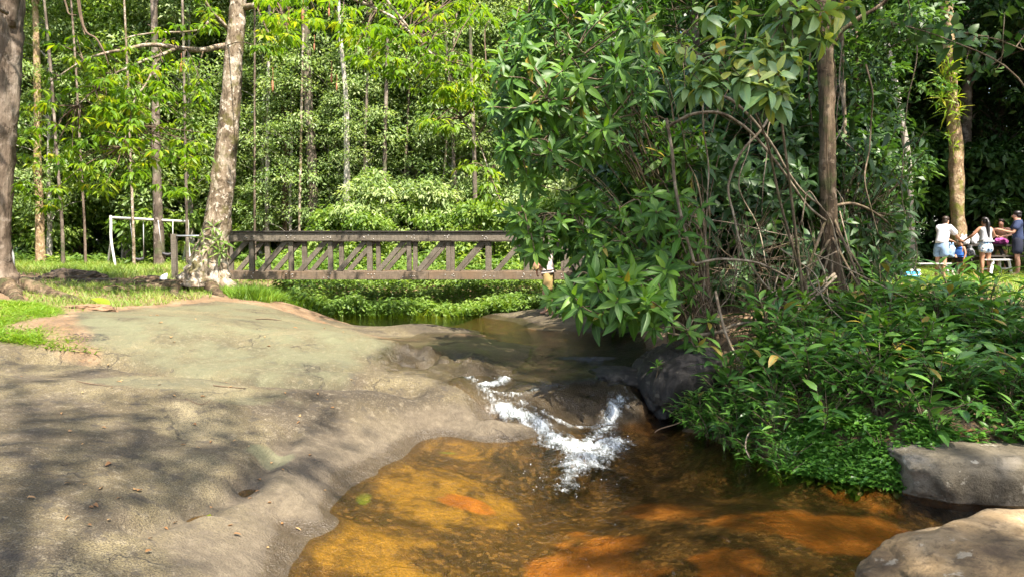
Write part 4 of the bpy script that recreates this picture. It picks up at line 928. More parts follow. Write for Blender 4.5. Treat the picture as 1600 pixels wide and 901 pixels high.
# ------------------------------------------------------------------ the big leaved shrubs over the pool
def shrub(name, label, base, zones, mat, seed, L, Wd, prof='lance', explicit=(), nl=(8, 12), K=4, stems=26, bark='vine_dark', var=None, hang=.0, cat='shrub', facing=-.75, spread=(.4, 1.8)):
    rng = np.random.default_rng(seed); base = Vector(base); root = empty(name, base, label=label, cat=cat)
    lv = Leaves(); tips = []
    for P, n, (y0, y1) in zones:
        for (u, v) in sample_poly(P, n, rng):
            if 826 < u < 894 and 372 < v < (450 if u > 862 else 492) and rng.uniform() < .93: continue
            tips.append((np.array(at(u, v, rng.uniform(y0, y1)) - base), rng.choice([.62, .8, .95, 1.08])))
    for (u, v, Y, s) in explicit: tips.append((np.array(at(u, v, Y) - base), s))
    ctr = np.mean([t for t, _ in tips], axis=0)
    for p, s in tips:
        o = p - ctr; o[2] *= .6; o = o / (np.linalg.norm(o) + 1e-6)
        ax = o * .6 + np.array((0, facing * .8, .55 - hang)) + rng.normal(0, .35, 3)
        rosette(lv, p, ax, int(rng.integers(nl[0], nl[1] + 1)), L * s * rng.uniform(.8, 1.15), Wd * s, rng, spread, .4, var)
    st = MB(); idx = rng.permutation(len(tips))[:stems]
    mains = []
    for k, i in enumerate(idx):
        p = tips[i][0]; m = np.array((p[0] * .45, p[1] * .5, p[2] * .62 + .5)) + rng.normal(0, .15, 3)
        r0 = .012 if k > 4 else .022
        pts = [np.array((rng.normal(0, .12), rng.normal(0, .12), -.1)), m * (.45, .45, .6), m, (m + p) / 2 + (0, 0, .12), p]
        st.tube(pts, [r0, r0 * .8, r0 * .6, r0 * .4, .006], 5, 5, False); mains.append(resample(pts, .01, 6)[0])
    A = np.concatenate(mains)
    for p, _ in tips:                                   # twig from each whorl to the nearest branch
        q = A[np.argmin(((A - p) ** 2).sum(1) + 1e3 * (A[:, 1] < p[1] - .1))]
        if np.linalg.norm(q - p) < 1.6: st.tube([q, (p + q) / 2 + rng.normal(0, .05, 3), p], [.010, .008, .005], 4, 3, False)
    st.build('stem', M[bark], root)
    link('foliage', lv.mesh('foliage', M[mat], K, prof, .25), root)
    return root
def gz(x, y): return float(HG(x, y))
b1 = (2.6, 11.0, gz(2.6, 11.0))
shrub('big_leaf_shrub', 'tall glossy shrub with large leaf whorls leaning left over the bridge end', b1,
      [([(840,-30),(1010,-30),(1035,110),(1000,195),(955,255),(900,245),(835,295),(785,262),(772,190),(776,90),(800,40)], 190, (9.2, 11)),
       ([(775,60),(830,40),(860,120),(850,240),(790,250),(768,170)], 46, (9.0, 9.6)),
       ([(790,335),(835,320),(890,350),(885,410),(845,430),(805,385)], 34, (9.2, 10)),
       ([(860,330),(930,300),(940,390),(880,400)], 22, (9.6, 10.8)),
       ([(850,-60),(1300,-80),(1300,20),(1100,30),(850,10)], 60, (10, 12))], 'leaf_shrub', 401, .29, .095, explicit=[(970,95,9,1.1),(905,130,9,1.1),(945,200,9,1.1),(880,110,9,1.1),(830,160,9,1.1),(795,120,9,1.),(860,235,9,1.)], stems=34)
b2 = (2.75, 10.2, gz(2.75, 10.2))
shrub('big_leaf_shrub', 'lower glossy shrub with large drooping leaves hanging in front of the rock shelf', b2,
      [([(950,330),(1010,280),(1090,300),(1110,400),(1095,470),(1040,490),(990,480),(900,460),(890,420),(930,380)], 100, (9.0, 11.2)),
       ([(885,440),(960,415),(1030,440),(1040,490),(975,500),(905,485)], 34, (8.3, 9.2)), ([(1000,180),(1100,200),(1100,300),(1000,290),(960,260)], 50, (10, 11.6)),
       ([(830,440),(900,430),(900,490),(850,480)], 12, (9, 9.8))], 'leaf_shrub', 402, .28, .10,
      explicit=[(965,470,8.2,1.25),(905,480,8.4,1.1),(1010,470,8.3,1.1),(930,440,8.4,1.1),(990,430,8.5,1.1),(1040,420,8.6,1.1),(1060,360,8.6,1.0),(1025,330,8.8,1.0),(1050,500,8.75,.8),(1075,515,8.7,.8),(1022,512,8.6,.7),(1092,540,8.7,.75),(1110,500,8.8,.8)], stems=28)
b3 = (3.75, 9.6, gz(3.75, 9.6))
shrub('waxy_leaf_shrub', 'overhanging branch shrub with pale waxy oval leaves and yellow young leaves at the top', b3, [], 'leaf_waxy', 403, .26, .115, 'oval',
      explicit=[(u, v, y, s) for (u, v, y, s) in [(1085,100,8,1),(1110,112,8,1),(1140,105,8,1.05),(1170,92,7.9,1.1),(1200,100,7.9,1.1),(1225,88,7.9,1.05),(1180,60,8.1,1),(1150,70,8.1,1),(1240,50,8,1),(1265,25,8,1),(1300,40,8,.9),(1120,55,8.2,.9),(1215,25,8.1,1),(1160,20,8.2,.9),(1060,60,8.3,.9),(1212,140,7.8,1.1),(1225,128,7.8,1),(1200,150,7.8,1.05),(1290,60,7.9,.9),(1320,5,8,1),(1345,-5,8,1),(1270,-10,8,1),(1100,20,8.2,.9),(1230,-15,8,1),(1015,55,8.6,.8),(1075,130,8.1,.8),(1095,128,7.9,1),(1125,125,7.9,1),(1155,118,7.8,1.1),(1185,112,7.8,1.1),(1215,112,7.7,1),(1240,75,7.8,1.05),(1255,95,7.8,.9),(1140,85,8,1),(1115,80,8,.9),(1200,70,7.9,1),(1070,85,8.1,.9),(1290,15,7.9,1),(1205,132,7.7,1.05),(1250,15,7.9,1)]],
      nl=(9, 13), stems=2, bark='vine_dark', var=(.1, .95), hang=-.3, facing=-.3, spread=(.8, 2.35))
b4 = (4.5, 12.6, gz(4.5, 12.6))  # dark leaf backing puts the shade of the bush gaps into colour
shrub('dark_leaf_shrub', 'dark shrub of big leaves filling the shade behind the arching vines', b4,
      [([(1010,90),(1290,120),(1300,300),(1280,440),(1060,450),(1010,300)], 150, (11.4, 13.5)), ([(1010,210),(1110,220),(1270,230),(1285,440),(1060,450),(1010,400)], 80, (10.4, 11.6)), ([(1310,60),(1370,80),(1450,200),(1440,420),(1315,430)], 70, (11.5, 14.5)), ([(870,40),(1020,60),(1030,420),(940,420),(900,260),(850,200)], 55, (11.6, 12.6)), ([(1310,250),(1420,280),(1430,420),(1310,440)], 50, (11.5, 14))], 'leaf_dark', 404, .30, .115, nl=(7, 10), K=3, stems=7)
b5 = (8.6, 10.8, gz(8.6, 10.8))
shrub('large_leaf_sapling', 'sapling with a long branch of big dark round leaves in front of the epiphyte trunk', b5, [], 'leaf_dark', 405, .24, .17, 'oval',
      explicit=[(1400,38,11,1),(1430,42,11,1),(1460,45,11,1.1),(1490,40,11,1.1),(1515,52,11,1.1),(1535,62,11,1.2),(1555,68,11,1.1),(1455,60,11,1),(1480,68,11,1.1),(1415,20,11,1),(1375,30,11,.9),(1540,108,11,.9),(1525,100,11,.9),(1510,95,11,.8),(1555,112,11,.8),(1570,20,11.5,1),(1590,60,11.5,1),(1600,10,11.5,1)], nl=(4, 6), stems=2, var=(.3, 1), hang=.3)

# ------------------------------------------------------------------ dark trunk with aerial roots
DT, DTB = big_tree('dark_trunk_tree', 'dark brown rough trunk rising from the tangle of roots and vines', [(1300,520,10.5),(1301,470,10.5),(1299,420,10.5),(1296,360,10.5),(1294,300,10.5),(1293,220,10.5),(1291,140,10.5),(1288,70,10.5),(1285,0,10.5),(1281,-90,10.5)],
                   [.56,.38,.29,.24,.22,.215,.215,.21,.205,.18], 'bark_dark', 311, [([(1290,90,10.5),(1310,55,10.4),(1340,30,10.3),(1380,5,10.2),(1420,-40,10)], [.05,.045,.04,.03,.02]), ([(1284,30,10.5),(1262,-20,10.3),(1230,-90,10)], [.06,.05,.03]), ([(1288,60,10.5),(1320,20,10.9),(1350,-50,11.3)], [.07,.06,.04])], 22, .35)
rng = np.random.default_rng(41); lv = Leaves()
for i in range(50):
    c = np.array(at(rng.uniform(1090, 1480), rng.uniform(-360, -60), rng.uniform(10.6, 14))) - np.array(DTB); clump(lv, c, (.9, .9, .45), 80, .3, .14, rng)
link('crown', lv.mesh('crown', M['leaf_dark']), DT)
for k in range(9):
    a = rng.uniform(-.9, .9); m = MB(); top = at(1298 + rng.normal(0, 5), rng.uniform(340, 440), 10.42) - DTB
    x = DTB.x + a * .9; y = 10.3 + rng.uniform(-.9, .3); e = Vector((x, y, gz(x, y) - .05)) - DTB
    m.tube([top, (top + e) / 2 + Vector((rng.normal(0, .1), -.1, rng.uniform(-.1, .2))), e], [.022, .017, .012], 6, 5, False, .25, 0, k); m.build('aerial_root', M['vine_dark'], DT)

# ------------------------------------------------------------------ vines
def vine(label, pts, r, mat='vine', group=None, name='vine'):
    m = MB(); n = len(pts); rr = np.linspace(r, r * .7, n) if np.ndim(r) == 0 else r
    m.tube([at(*p) for p in pts], rr, 7, 6, True, .22, 0, int(pts[0][0]))
    return tag(m.build(name, M[mat]), label, 'vine', group)
vine('upper arching pale vine bending down to the dark trunk', [(1040,200,9.6),(1062,188,9.5),(1085,178,9.4),(1120,176,9.4),(1150,189,9.4),(1180,214,9.5),(1215,256,9.7),(1240,292,9.9),(1262,322,10.2),(1290,345,10.4)], .022)
vine('mossy arching vine crossing just right of the upper arch', [(1080,150,9.8),(1130,151,9.6),(1160,171,9.6),(1187,200,9.7),(1210,232,9.8),(1232,270,9.9),(1255,300,10.1),(1283,322,10.4)], .02)
vine('straight thin vine hanging from the waxy leaves past the upper arch', [(1098,132,9.2),(1099,200,9.2),(1107,260,9.2),(1104,330,9.2),(1101,410,9.2),(1099,470,9.2)], .011)
vine('pale looping vine hanging left of the dark interior and turning right at its foot', [(1041,185,9),(1050,235,9),(1055,290,9),(1066,345,9),(1080,395,9),(1087,411,9),(1105,408,9),(1130,405,9.1),(1180,410,9.2),(1215,425,9.4),(1240,438,9.6)], .020)
vine('thin diagonal vine slanting down left behind the arches', [(1214,160,9.5),(1190,202,9.4),(1160,236,9.4),(1142,275,9.4),(1138,300,9.4),(1146,335,9.3),(1160,395,9.2),(1172,414,9.2),(1200,450,9.3),(1236,478,9.4)], .017)
vine('thick tan root slanting from the dark trunk to the lower left', [(1304,428,10.1),(1272,455,9.7),(1236,479,9.4),(1190,500,9.2),(1150,506,9.1),(1120,520,9)], .022)
vine('tan root under the thick one ending in a curled tip', [(1306,432,10.0),(1275,462,9.6),(1248,482,9.3),(1222,500,9.1),(1204,518,9),(1192,536,9)], .020)
vine('long pale vine sweeping from the twig tangle down over the ground leaves', [(1118,455,8.9),(1128,500,8.7),(1140,535,8.5),(1160,570,8.2),(1195,606,7.9),(1225,625,7.7),(1260,637,7.5),(1292,641,7.4)], [.016,.016,.015,.014,.013,.012,.011,.008])
vine('bright tan hooked branch left of the boy', [(1398,362,12),(1382,367,12),(1370,376,12),(1368,386,12),(1374,400,12),(1386,414,12),(1396,426,12),(1402,438,12)], [.02,.028,.032,.034,.033,.03,.026,.02])
vine('dark branch arching right from the dark trunk to the hooked branch', [(1302,322,10.4),(1330,318,10.8),(1355,326,11.3),(1380,342,11.8),(1400,362,12)], .022, 'vine_dark')
vine('bare horizontal stick jutting left over the black boulder', [(1138,516,9),(1115,520,8.9),(1090,523,8.8),(1065,523,8.8),(1040,519,8.8)], [.022,.022,.02,.017,.008])
vine('bare forked twig dipping into the water from the ground leaves', [(1214,648,7.6),(1196,660,7.5),(1180,668,7.4),(1168,680,7.3),(1165,700,7.2),(1172,716,7.1)], .010)
vine('leafy runner creeping from the bank onto the water', [(1130,664,8.2),(1100,662,8.2),(1075,657,8.2),(1050,664,8.2),(1030,670,8.2),(1022,676,8.2)], .008, 'twig')
vine('thin vine crossing in front of the dark trunk at mid height', [(1252,352,9.6),(1262,300,9.6),(1280,320,9.5),(1300,350,9.5),(1315,420,9.6),(1330,470,9.7)], .010)
vine('long fine vine crossing low behind the looping vine', [(1035,325,9.8),(1090,340,9.8),(1150,350,9.8),(1200,362,9.9),(1250,372,10)], .010)
vine('slender drooping vine right of the dark trunk', [(1312,330,10.6),(1322,370,10.4),(1335,420,10.2),(1350,470,9.9),(1356,500,9.8)], .010)
rng = np.random.default_rng(55)
for k in range(10):
    u = rng.uniform(1020, 1420); v0 = rng.uniform(-30, 120); v1 = rng.uniform(330, 500); Y = rng.uniform(10.2, 13)
    pts = [(u + rng.normal(0, 7) * i ** .5, v0 + (v1 - v0) * i / 6, Y + rng.normal(0, .1)) for i in range(7)]
    vine('thin straight vine hanging in the gloom behind the arching vines', pts, rng.uniform(.006, .013), 'vine' if k % 2 else 'vine_dark', 'thin hanging vines in the gloom', 'hanging_vine')
for k in range(12):
    u, v = rng.uniform(1080, 1330), rng.uniform(380, 440); Y = rng.uniform(9.3, 10.3)
    pts = [(u, v, Y)]
    dx = rng.normal(0, 22)
    for i in range(5): pts.append((pts[-1][0] + dx + rng.normal(0, 9), pts[-1][1] + rng.uniform(14, 32), Y - .08 * i))
    vine('curved bare root hanging in the tangle below the dark trunk', pts, rng.uniform(.007, .014), 'vine', 'roots hanging in the tangle', 'hanging_root')
# fine dead twigs of the tangle
m = MB()
for k in range(210):
    u = rng.normal(1195, 85); v = rng.uniform(330, 500) if u > 1120 else rng.uniform(390, 560); Y = rng.uniform(9.2, 10.4)
    p = np.array(at(u, v, Y)); d = np.array((rng.normal(0, .28), rng.normal(0, .12), -abs(rng.normal(.9, .2)))); L = rng.uniform(.3, 1.0)
    m.tube([p, p + d * L * .5 + rng.normal(0, .04, 3), p + d * L + rng.normal(0, .10, 3)], [.0045, .0035, .0015], 4, 3, False)
for k in range(120):
    u = rng.normal(1130, 40); v = rng.normal(545, 40); Y = rng.uniform(8.9, 9.3); p = np.array(at(u, v, Y)); d = rng.normal(0, 1, 3) * (1, .4, .8)
    m.tube([p, p + d * .12 + rng.normal(0, .02, 3), p + d * .25], [.004, .003, .002], 4, 3, False)
tag(m.build('dead_twigs', M['vine_dark']), 'tangle of fine dead twigs hanging round the dark trunk', 'twigs', kind='stuff')

# ------------------------------------------------------------------ plants of the right bank
def plant_proto(name, mat, seed, n_st, h, nleaf, L, Wd, prof='lance', K=4, spread=.35, lay='stem'):
    rng = np.random.default_rng(seed); root = empty(name); lv = Leaves(); st = MB()
    for i in range(n_st):
        a = rng.uniform(0, 6.28); r = rng.uniform(.3, 1) * spread; tip = np.array((r * math.cos(a), r * math.sin(a), h * rng.uniform(.6, 1.1)))
        b = np.array((rng.normal(0, .05), rng.normal(0, .05), -.05)); m = np.array((tip[0] * .35, tip[1] * .35, tip[2] * .6)); st.tube([b, m, tip], [.009, .007, .003], 5, 4, False)
        if lay == 'stem':
            t = np.linspace(.3, 1, nleaf); Q = np.stack([(1 - x) ** 2 * b + 2 * x * (1 - x) * m + x * x * tip for x in t])
            sd = np.where(np.arange(nleaf) % 2 == 0, 1, -1)[:, None]; ax = tip - b; ax[2] *= .3; ax = ax / (np.linalg.norm(ax) + 1e-6); s = np.cross(ax, (0, 0, 1)); 
            D = s * sd * .9 + ax * rng.uniform(.2, .9, nleaf)[:, None] + np.array((0, 0, .12)) + rng.normal(0, .2, (nleaf, 3))
            N = np.array((0, 0, 1.)) + rng.normal(0, .2, (nleaf, 3))
            lv.add(Q, D, N, L * rng.uniform(.75, 1.15, nleaf), Wd * rng.uniform(.8, 1.15, nleaf), np.where(rng.uniform(0, 1, nleaf) < .015, 1, rng.uniform(.05, .9, nleaf)), .35)
        else: rosette(lv, tip, (tip[0], tip[1], .8), nleaf, L, Wd, rng, (.5, 1.5), .35)
    st.build('stem', M['vine_dark'], root); link('foliage', lv.mesh('foliage', M[mat], K, prof), root); return root
PL1 = plant_proto('ginger_plant', 'leaf_ginger', 501, 6, .62, 9, .26, .065)
PL2 = plant_proto('leafy_plant', 'leaf_ginger', 502, 7, .50, 7, .20, .075, 'oval', 4, .4)
PL3 = plant_proto('leafy_plant', 'leaf_shrub', 503, 5, .7, 9, .22, .085, 'lance', 4, .35, 'ros')
PL4 = plant_proto('seedling', 'leaf_cover', 504, 5, .28, 6, .12, .05, 'oval', 3, .22, 'ros')
PL5 = plant_proto('feather_leaf_plant', 'leaf_cover', 505, 7, .45, 14, .13, .028, 'lance', 3, .42)
BANK = XY([(1060,662,.03),(1105,672,.03),(1180,705,.03),(1260,732,.05),(1330,742,.08),(1420,735,.2),(1440,712,.3),(1600,700,.4),(1800,690,.6),(1800,560,1.0),(1600,520,.95),(1480,492,1.08),(1390,500,1.0),(1200,540,.86),(1130,590,.6),(1110,640,.25)])
def bank_spots(P, n, seed, s0, s1, mind=.0):
    rng = np.random.default_rng(seed); out = []; k = 0
    xs = [p[0] for p in P]; ys = [p[1] for p in P]
    while len(out) < n and k < 9000:
        k += 1; x = rng.uniform(min(xs), max(xs)); y = rng.uniform(min(ys), max(ys))
        if not in_poly(np.array([x]), np.array([y]), P)[0]: continue
        if mind and any((x - o[0]) ** 2 + (y - o[1]) ** 2 < mind ** 2 for o in out): continue
        out.append((x, y, rng.uniform(s0, s1), rng.uniform(0, 6.28)))
    return out
BACKB = XY([(1130,600,.55),(1300,615,.5),(1450,600,.65),(1800,600,.9),(1800,540,1.1),(1600,520,.95),(1480,492,1.08),(1390,500,1.0),(1200,530,.86)])
MIDB = XY([(1120,640,.25),(1230,690,.2),(1400,680,.38),(1620,680,.45),(1800,670,.6),(1800,600,.9),(1450,590,.68),(1200,590,.65)])
scatter(PL1, bank_spots(BACKB, 26, 61, .9, 1.35, .3), 'ginger like plant with long narrow leaves on the upper bank behind the pool', 'plant', 'ginger plants of the upper bank')
scatter(PL2, bank_spots(BACKB, 20, 62, .8, 1.2, .3), 'leafy plant with oval leaves on the upper bank behind the pool', 'plant', 'oval leaved plants of the upper bank')
scatter(PL3, bank_spots(BACKB, 10, 63, .7, 1.0, .4), 'upright plant with whorled glossy leaves on the upper bank', 'plant', 'whorled plants of the upper bank')
scatter(copy_tree(PL2), bank_spots(MIDB, 18, 64, .75, 1.1, .25), 'leafy plant with oval leaves on the lower bank over the pool', 'plant', 'oval leaved plants of the lower bank')
scatter(copy_tree(PL1), bank_spots(MIDB, 15, 65, .5, .8, .25), 'small ginger like plant on the lower bank over the pool', 'plant', 'ginger plants of the lower bank')
scatter(PL5, bank_spots(MIDB, 22, 66, .7, 1.1, .22), 'low plant with feathery leaflets on the lower bank', 'plant', 'feather leaved plants of the lower bank')
scatter(PL4, bank_spots(BANK, 60, 67, .7, 1.2, .15), 'small bright green seedling among the creepers of the bank', 'seedling', 'seedlings on the bank')
LEFTB = XY([(1045,658,.02),(1085,672,.02),(1130,694,.02),(1240,738,.02),(1250,700,.15),(1120,635,.3)])
scatter(copy_tree(PL1), bank_spots(LEFTB, 9, 68, .45, .65, .14), 'small ginger like plant hanging over the water right of the black boulder', 'plant', 'small plants over the water by the boulder')
scatter(copy_tree(PL5), bank_spots(LEFTB, 14, 69, .6, .9, .12), 'feathery low plant hanging over the water right of the black boulder', 'plant', 'feathery plants over the water by the boulder')
# ground cover creeping along the shore
rng = np.random.default_rng(71); lv = Leaves(); n = 0
SHORE = XY([(1040,655,.02),(1085,668,.02),(1130,694,.02),(1250,742,.0),(1330,756,.0),(1425,758,.06),(1440,715,.3),(1640,705,.4),(1640,660,.5),(1400,660,.42),(1230,660,.35),(1120,625,.4)])
xs = [p[0] for p in SHORE]; ys = [p[1] for p in SHORE]
while n < 11000:
    x = rng.uniform(min(xs), max(xs), 4000); y = rng.uniform(min(ys), max(ys), 4000); x0, y0 = x, y
    ok = in_poly(x, y, SHORE) & (vnoise(x * 2.2, y * 2.2, 5) + .8 * vnoise(x * 6, y * 6, 6) + np.where(x > 3.3, -.32, np.where(x < 2.7, .1, .45)) > rng.uniform(-.3, .25, 4000)); x, y = x[ok], y[ok]; k = len(x)
    a = rng.uniform(0, 6.28, k); D = np.stack([np.cos(a), np.sin(a), rng.normal(.05, .3, k)], 1); N = np.stack([rng.normal(0, .3, k), rng.normal(-.2, .3, k), np.ones(k)], 1)
    z = H(x, y) + rng.uniform(.01, .13, k); z = np.maximum(z, .01)
    lv.add(np.stack([x, y, z], 1), D, N, rng.uniform(.03, .085, k), rng.uniform(.018, .042, k), rng.uniform(0, 1, k), .2); n += k
tag(link('ground_cover', lv.mesh('ground_cover', M['leaf_cover'], 2, 'oval')), 'creeping small leaved ground cover spilling over the pool edge', 'ground cover', kind='stuff')
# low leafy understory that fills the bank between the plants
lv = Leaves(); n = 0
xs = [p[0] for p in BANK]; ys = [p[1] for p in BANK]
while n < 4200:
    x = rng.uniform(min(xs), max(xs), 3000); y = rng.uniform(min(ys), max(ys), 3000)
    ok = in_poly(x, y, BANK) & (rng.uniform(0, 1, 3000) < np.where((x > 3.2) & (y < 7.2), .12, np.where(x < 2.4, 1.0, .65))); x, y = x[ok], y[ok]; k = len(x)
    a = rng.uniform(0, 6.28, k); D = np.stack([np.cos(a), np.sin(a), rng.normal(0, .35, k)], 1); N = np.stack([rng.normal(0, .35, k), rng.normal(-.25, .35, k), np.ones(k)], 1)
    z = HG(x, y) + rng.uniform(.03, .34, k) * sstep(y, 6.4, 8)
    lv.add(np.stack([x, y, z], 1), D, N, rng.uniform(.10, .21, k), rng.uniform(.04, .075, k), rng.uniform(0, .95, k), .3); n += k
tag(link('undergrowth', lv.mesh('undergrowth', M['leaf_ginger'], 3, 'lance')), 'mixed low leaves covering the soil of the right bank', 'undergrowth', kind='stuff')
# seedling on the black boulder, yellow leaf pair over the water
sd = plant_proto('seedling', 'leaf_ginger', 520, 1, .32, 8, .13, .055, 'oval', 4, .02, 'ros'); sd.location = at(1028, 560, 8.75); sd.scale = (1.1, 1.1, 1.1); sd.location.z -= .3
tag(sd, 'lone seedling with a whorl of leaves standing on the black boulder', 'seedling')
lv = Leaves(); q = empty('drooping_leaf_twig', at(1215, 625, 7.3), label='pair of big yellow green leaves hanging over the water edge', cat='twig')
lv.add([(0, 0, 0), (.03, 0, .02), (-.03, -.02, .01)], [(-.25, -.3, -1), (.3, -.2, -1), (-.7, -.2, -.3)], [(0, -1, .2), (.1, -1, .2), (0, -.6, 1)], [.22, .24, .13], [.12, .11, .06], [.75, .85, .6], .2)
link('leaf', lv.mesh('leaf', M['leaf_waxy'], 4, 'oval'), q); mm = MB(); mm.tube([(0, 0, 0), (.12, .05, .10), (.4, .1, .16)], [.005, .007, .009], 5, 4); mm.build('stem', M['vine'], q)

# ------------------------------------------------------------------ grass, herbs, litter
def grass(name, label, P, n, h, w, seed, mat='grass', dens=None, lean=.35, zoff=0):
    rng = np.random.default_rng(seed); lv = Leaves(); xs = [p[0] for p in P]; ys = [p[1] for p in P]; c = 0
    while c < n:
        x = rng.uniform(min(xs), max(xs), 6000); y = rng.uniform(min(ys), max(ys), 6000); ok = in_poly(x, y, P)
        if dens: ok &= (fbm(x * dens, y * dens, 3, seed) + .1 > rng.uniform(-.55, .35, 6000))
        x, y = x[ok], y[ok]; k = len(x); a = rng.uniform(0, 6.28, k)
        D = np.stack([np.cos(a) * lean, np.sin(a) * lean, np.ones(k)], 1) + rng.normal(0, .15, (k, 3)); N = np.stack([-np.cos(a), -np.sin(a), np.full(k, lean)], 1)
        hh = h * rng.uniform(.5, 1.2, k) * (1 + .35 * vnoise(x * 1.3, y * 1.3, 2))
        lv.add(np.stack([x, y, HG(x, y) + zoff - .01], 1), D, -N * -1, hh, w * rng.uniform(.7, 1.3, k), np.clip(.5 + .3 * vnoise(x * .9, y * .9, 8) + rng.normal(0, .2, k), 0, 1), .55); c += k
    return tag(link(name, lv.mesh(name, M[mat], 2, 'blade', .3)), label, 'grass', kind='stuff')
grass('grass', 'lush bright grass patch at the left edge of the rock slab', XY([(-120,545,.8),(60,552,.8),(148,552,.80),(140,535,.86),(95,510,1.0),(90,490,1.07),(60,478,1.14),(-120,468,1.3)]), 22000, .18, .018, 81, 'grass', 1.7, .8)
grass('grass', 'thin yellowing grass between the roots on the left bank', XY([(60,478,1.14),(110,490,1.07),(200,478,1.08),(330,472,1.0),(340,455,1.07),(230,442,1.25),(80,440,1.38),(20,455,1.3)]), 5200, .14, .012, 82, 'grass_dry', 1.1)
grass('meadow_grass', 'sunlit meadow grass round the swing', [(-21, 20), (-9.0, 17.5), (-6.6, 19.5), (-5, 22), (-5.0, 31), (-24, 31)], 26000, .26, .022, 83, 'grass_dry', .5)
grass('grass', 'bright tall grass right of the white trunk, above the creek', XY([(345,462,1.05),(360,475,.95),(420,482,.85),(455,492,.55),(470,482,.6),(430,462,.95),(400,448,1.1),(350,448,1.12)]), 5200, .30, .018, 84)
grass('grass', 'sunny grass in front of the picnic table', [(6.8, 14.8), (8.5, 13.2), (14, 13.2), (18, 17), (18, 24), (9, 24), (8, 19)], 20000, .17, .016, 85)
rng = np.random.default_rng(91)
def herbs(name, label, P, n, L, Wd, hmax, seed, mat='leaf_herb'):
    rng = np.random.default_rng(seed); lv = Leaves(); xs = [p[0] for p in P]; ys = [p[1] for p in P]; c = 0
    while c < n:
        x = rng.uniform(min(xs), max(xs), 5000); y = rng.uniform(min(ys), max(ys), 5000); ok = in_poly(x, y, P); x, y = x[ok], y[ok]; k = len(x)
        a = rng.uniform(0, 6.28, k); D = np.stack([np.cos(a), np.sin(a), rng.normal(-.1, .35, k)], 1); N = np.stack([rng.normal(0, .35, k), rng.normal(-.25, .35, k), np.ones(k)], 1)
        top = hmax * np.maximum(.12, .55 + .5 * fbm(x * .8, y * .8, 3, seed) + .55 * fbm(x * 2.6, y * 2.6, 3, seed + 3)); z = np.maximum(HG(x, y), .42) + top * rng.uniform(.05, 1, k) ** .7
        lv.add(np.stack([x, y, z], 1), D, N, L * rng.uniform(.6, 1.3, k), Wd * rng.uniform(.7, 1.3, k), np.clip(.4 + .4 * vnoise(x, y, 4) + rng.normal(0, .2, k), 0, 1), .3); c += k
    return tag(link(name, lv.mesh(name, M[mat], 2, 'oval')), label, 'herbs', kind='stuff')
herbs('creek_herbs', 'lush low herbs on the creek bank under the bridge', [(-6.2, 17.9), (-4.6, 18.3), (-2.5, 18.5), (-.6, 18.3), (.6, 17.8), (1.6, 18.5), (3, 21), (3, 23.5), (-7, 23.5)], 22000, .13, .06, .55, 92)
herbs('creek_herbs', 'taller sunlit herbs along the water edge in front of the bridge', [(-6.0, 17.8), (-4.6, 18.2), (-2.5, 18.4), (-.6, 18.2), (.4, 17.8), (.6, 18.7), (-6.2, 18.9)], 8000, .12, .055, .72, 95)
grass('grass', 'long grass blades rising from the herbs along the creek in front of the bridge', [(-6.0, 17.9), (-4.6, 18.3), (-2.5, 18.5), (-.6, 18.3), (.4, 17.9), (.6, 18.8), (-6.2, 19.0)], 2600, .62, .02, 86, 'grass', 1.2, .5)
herbs('slope_herbs', 'bright herbs on the slope beyond the bridge', [(-8, 22), (4, 22), (5, 30), (-9, 30)], 16000, .22, .09, .9, 93)
herbs('wood_edge_herbs', 'low herbs along the foot of the wood behind the swing', [(-24, 29), (-6, 28.5), (-6, 32), (-25, 32)], 9000, .24, .10, .6, 94, 'leaf_mid')
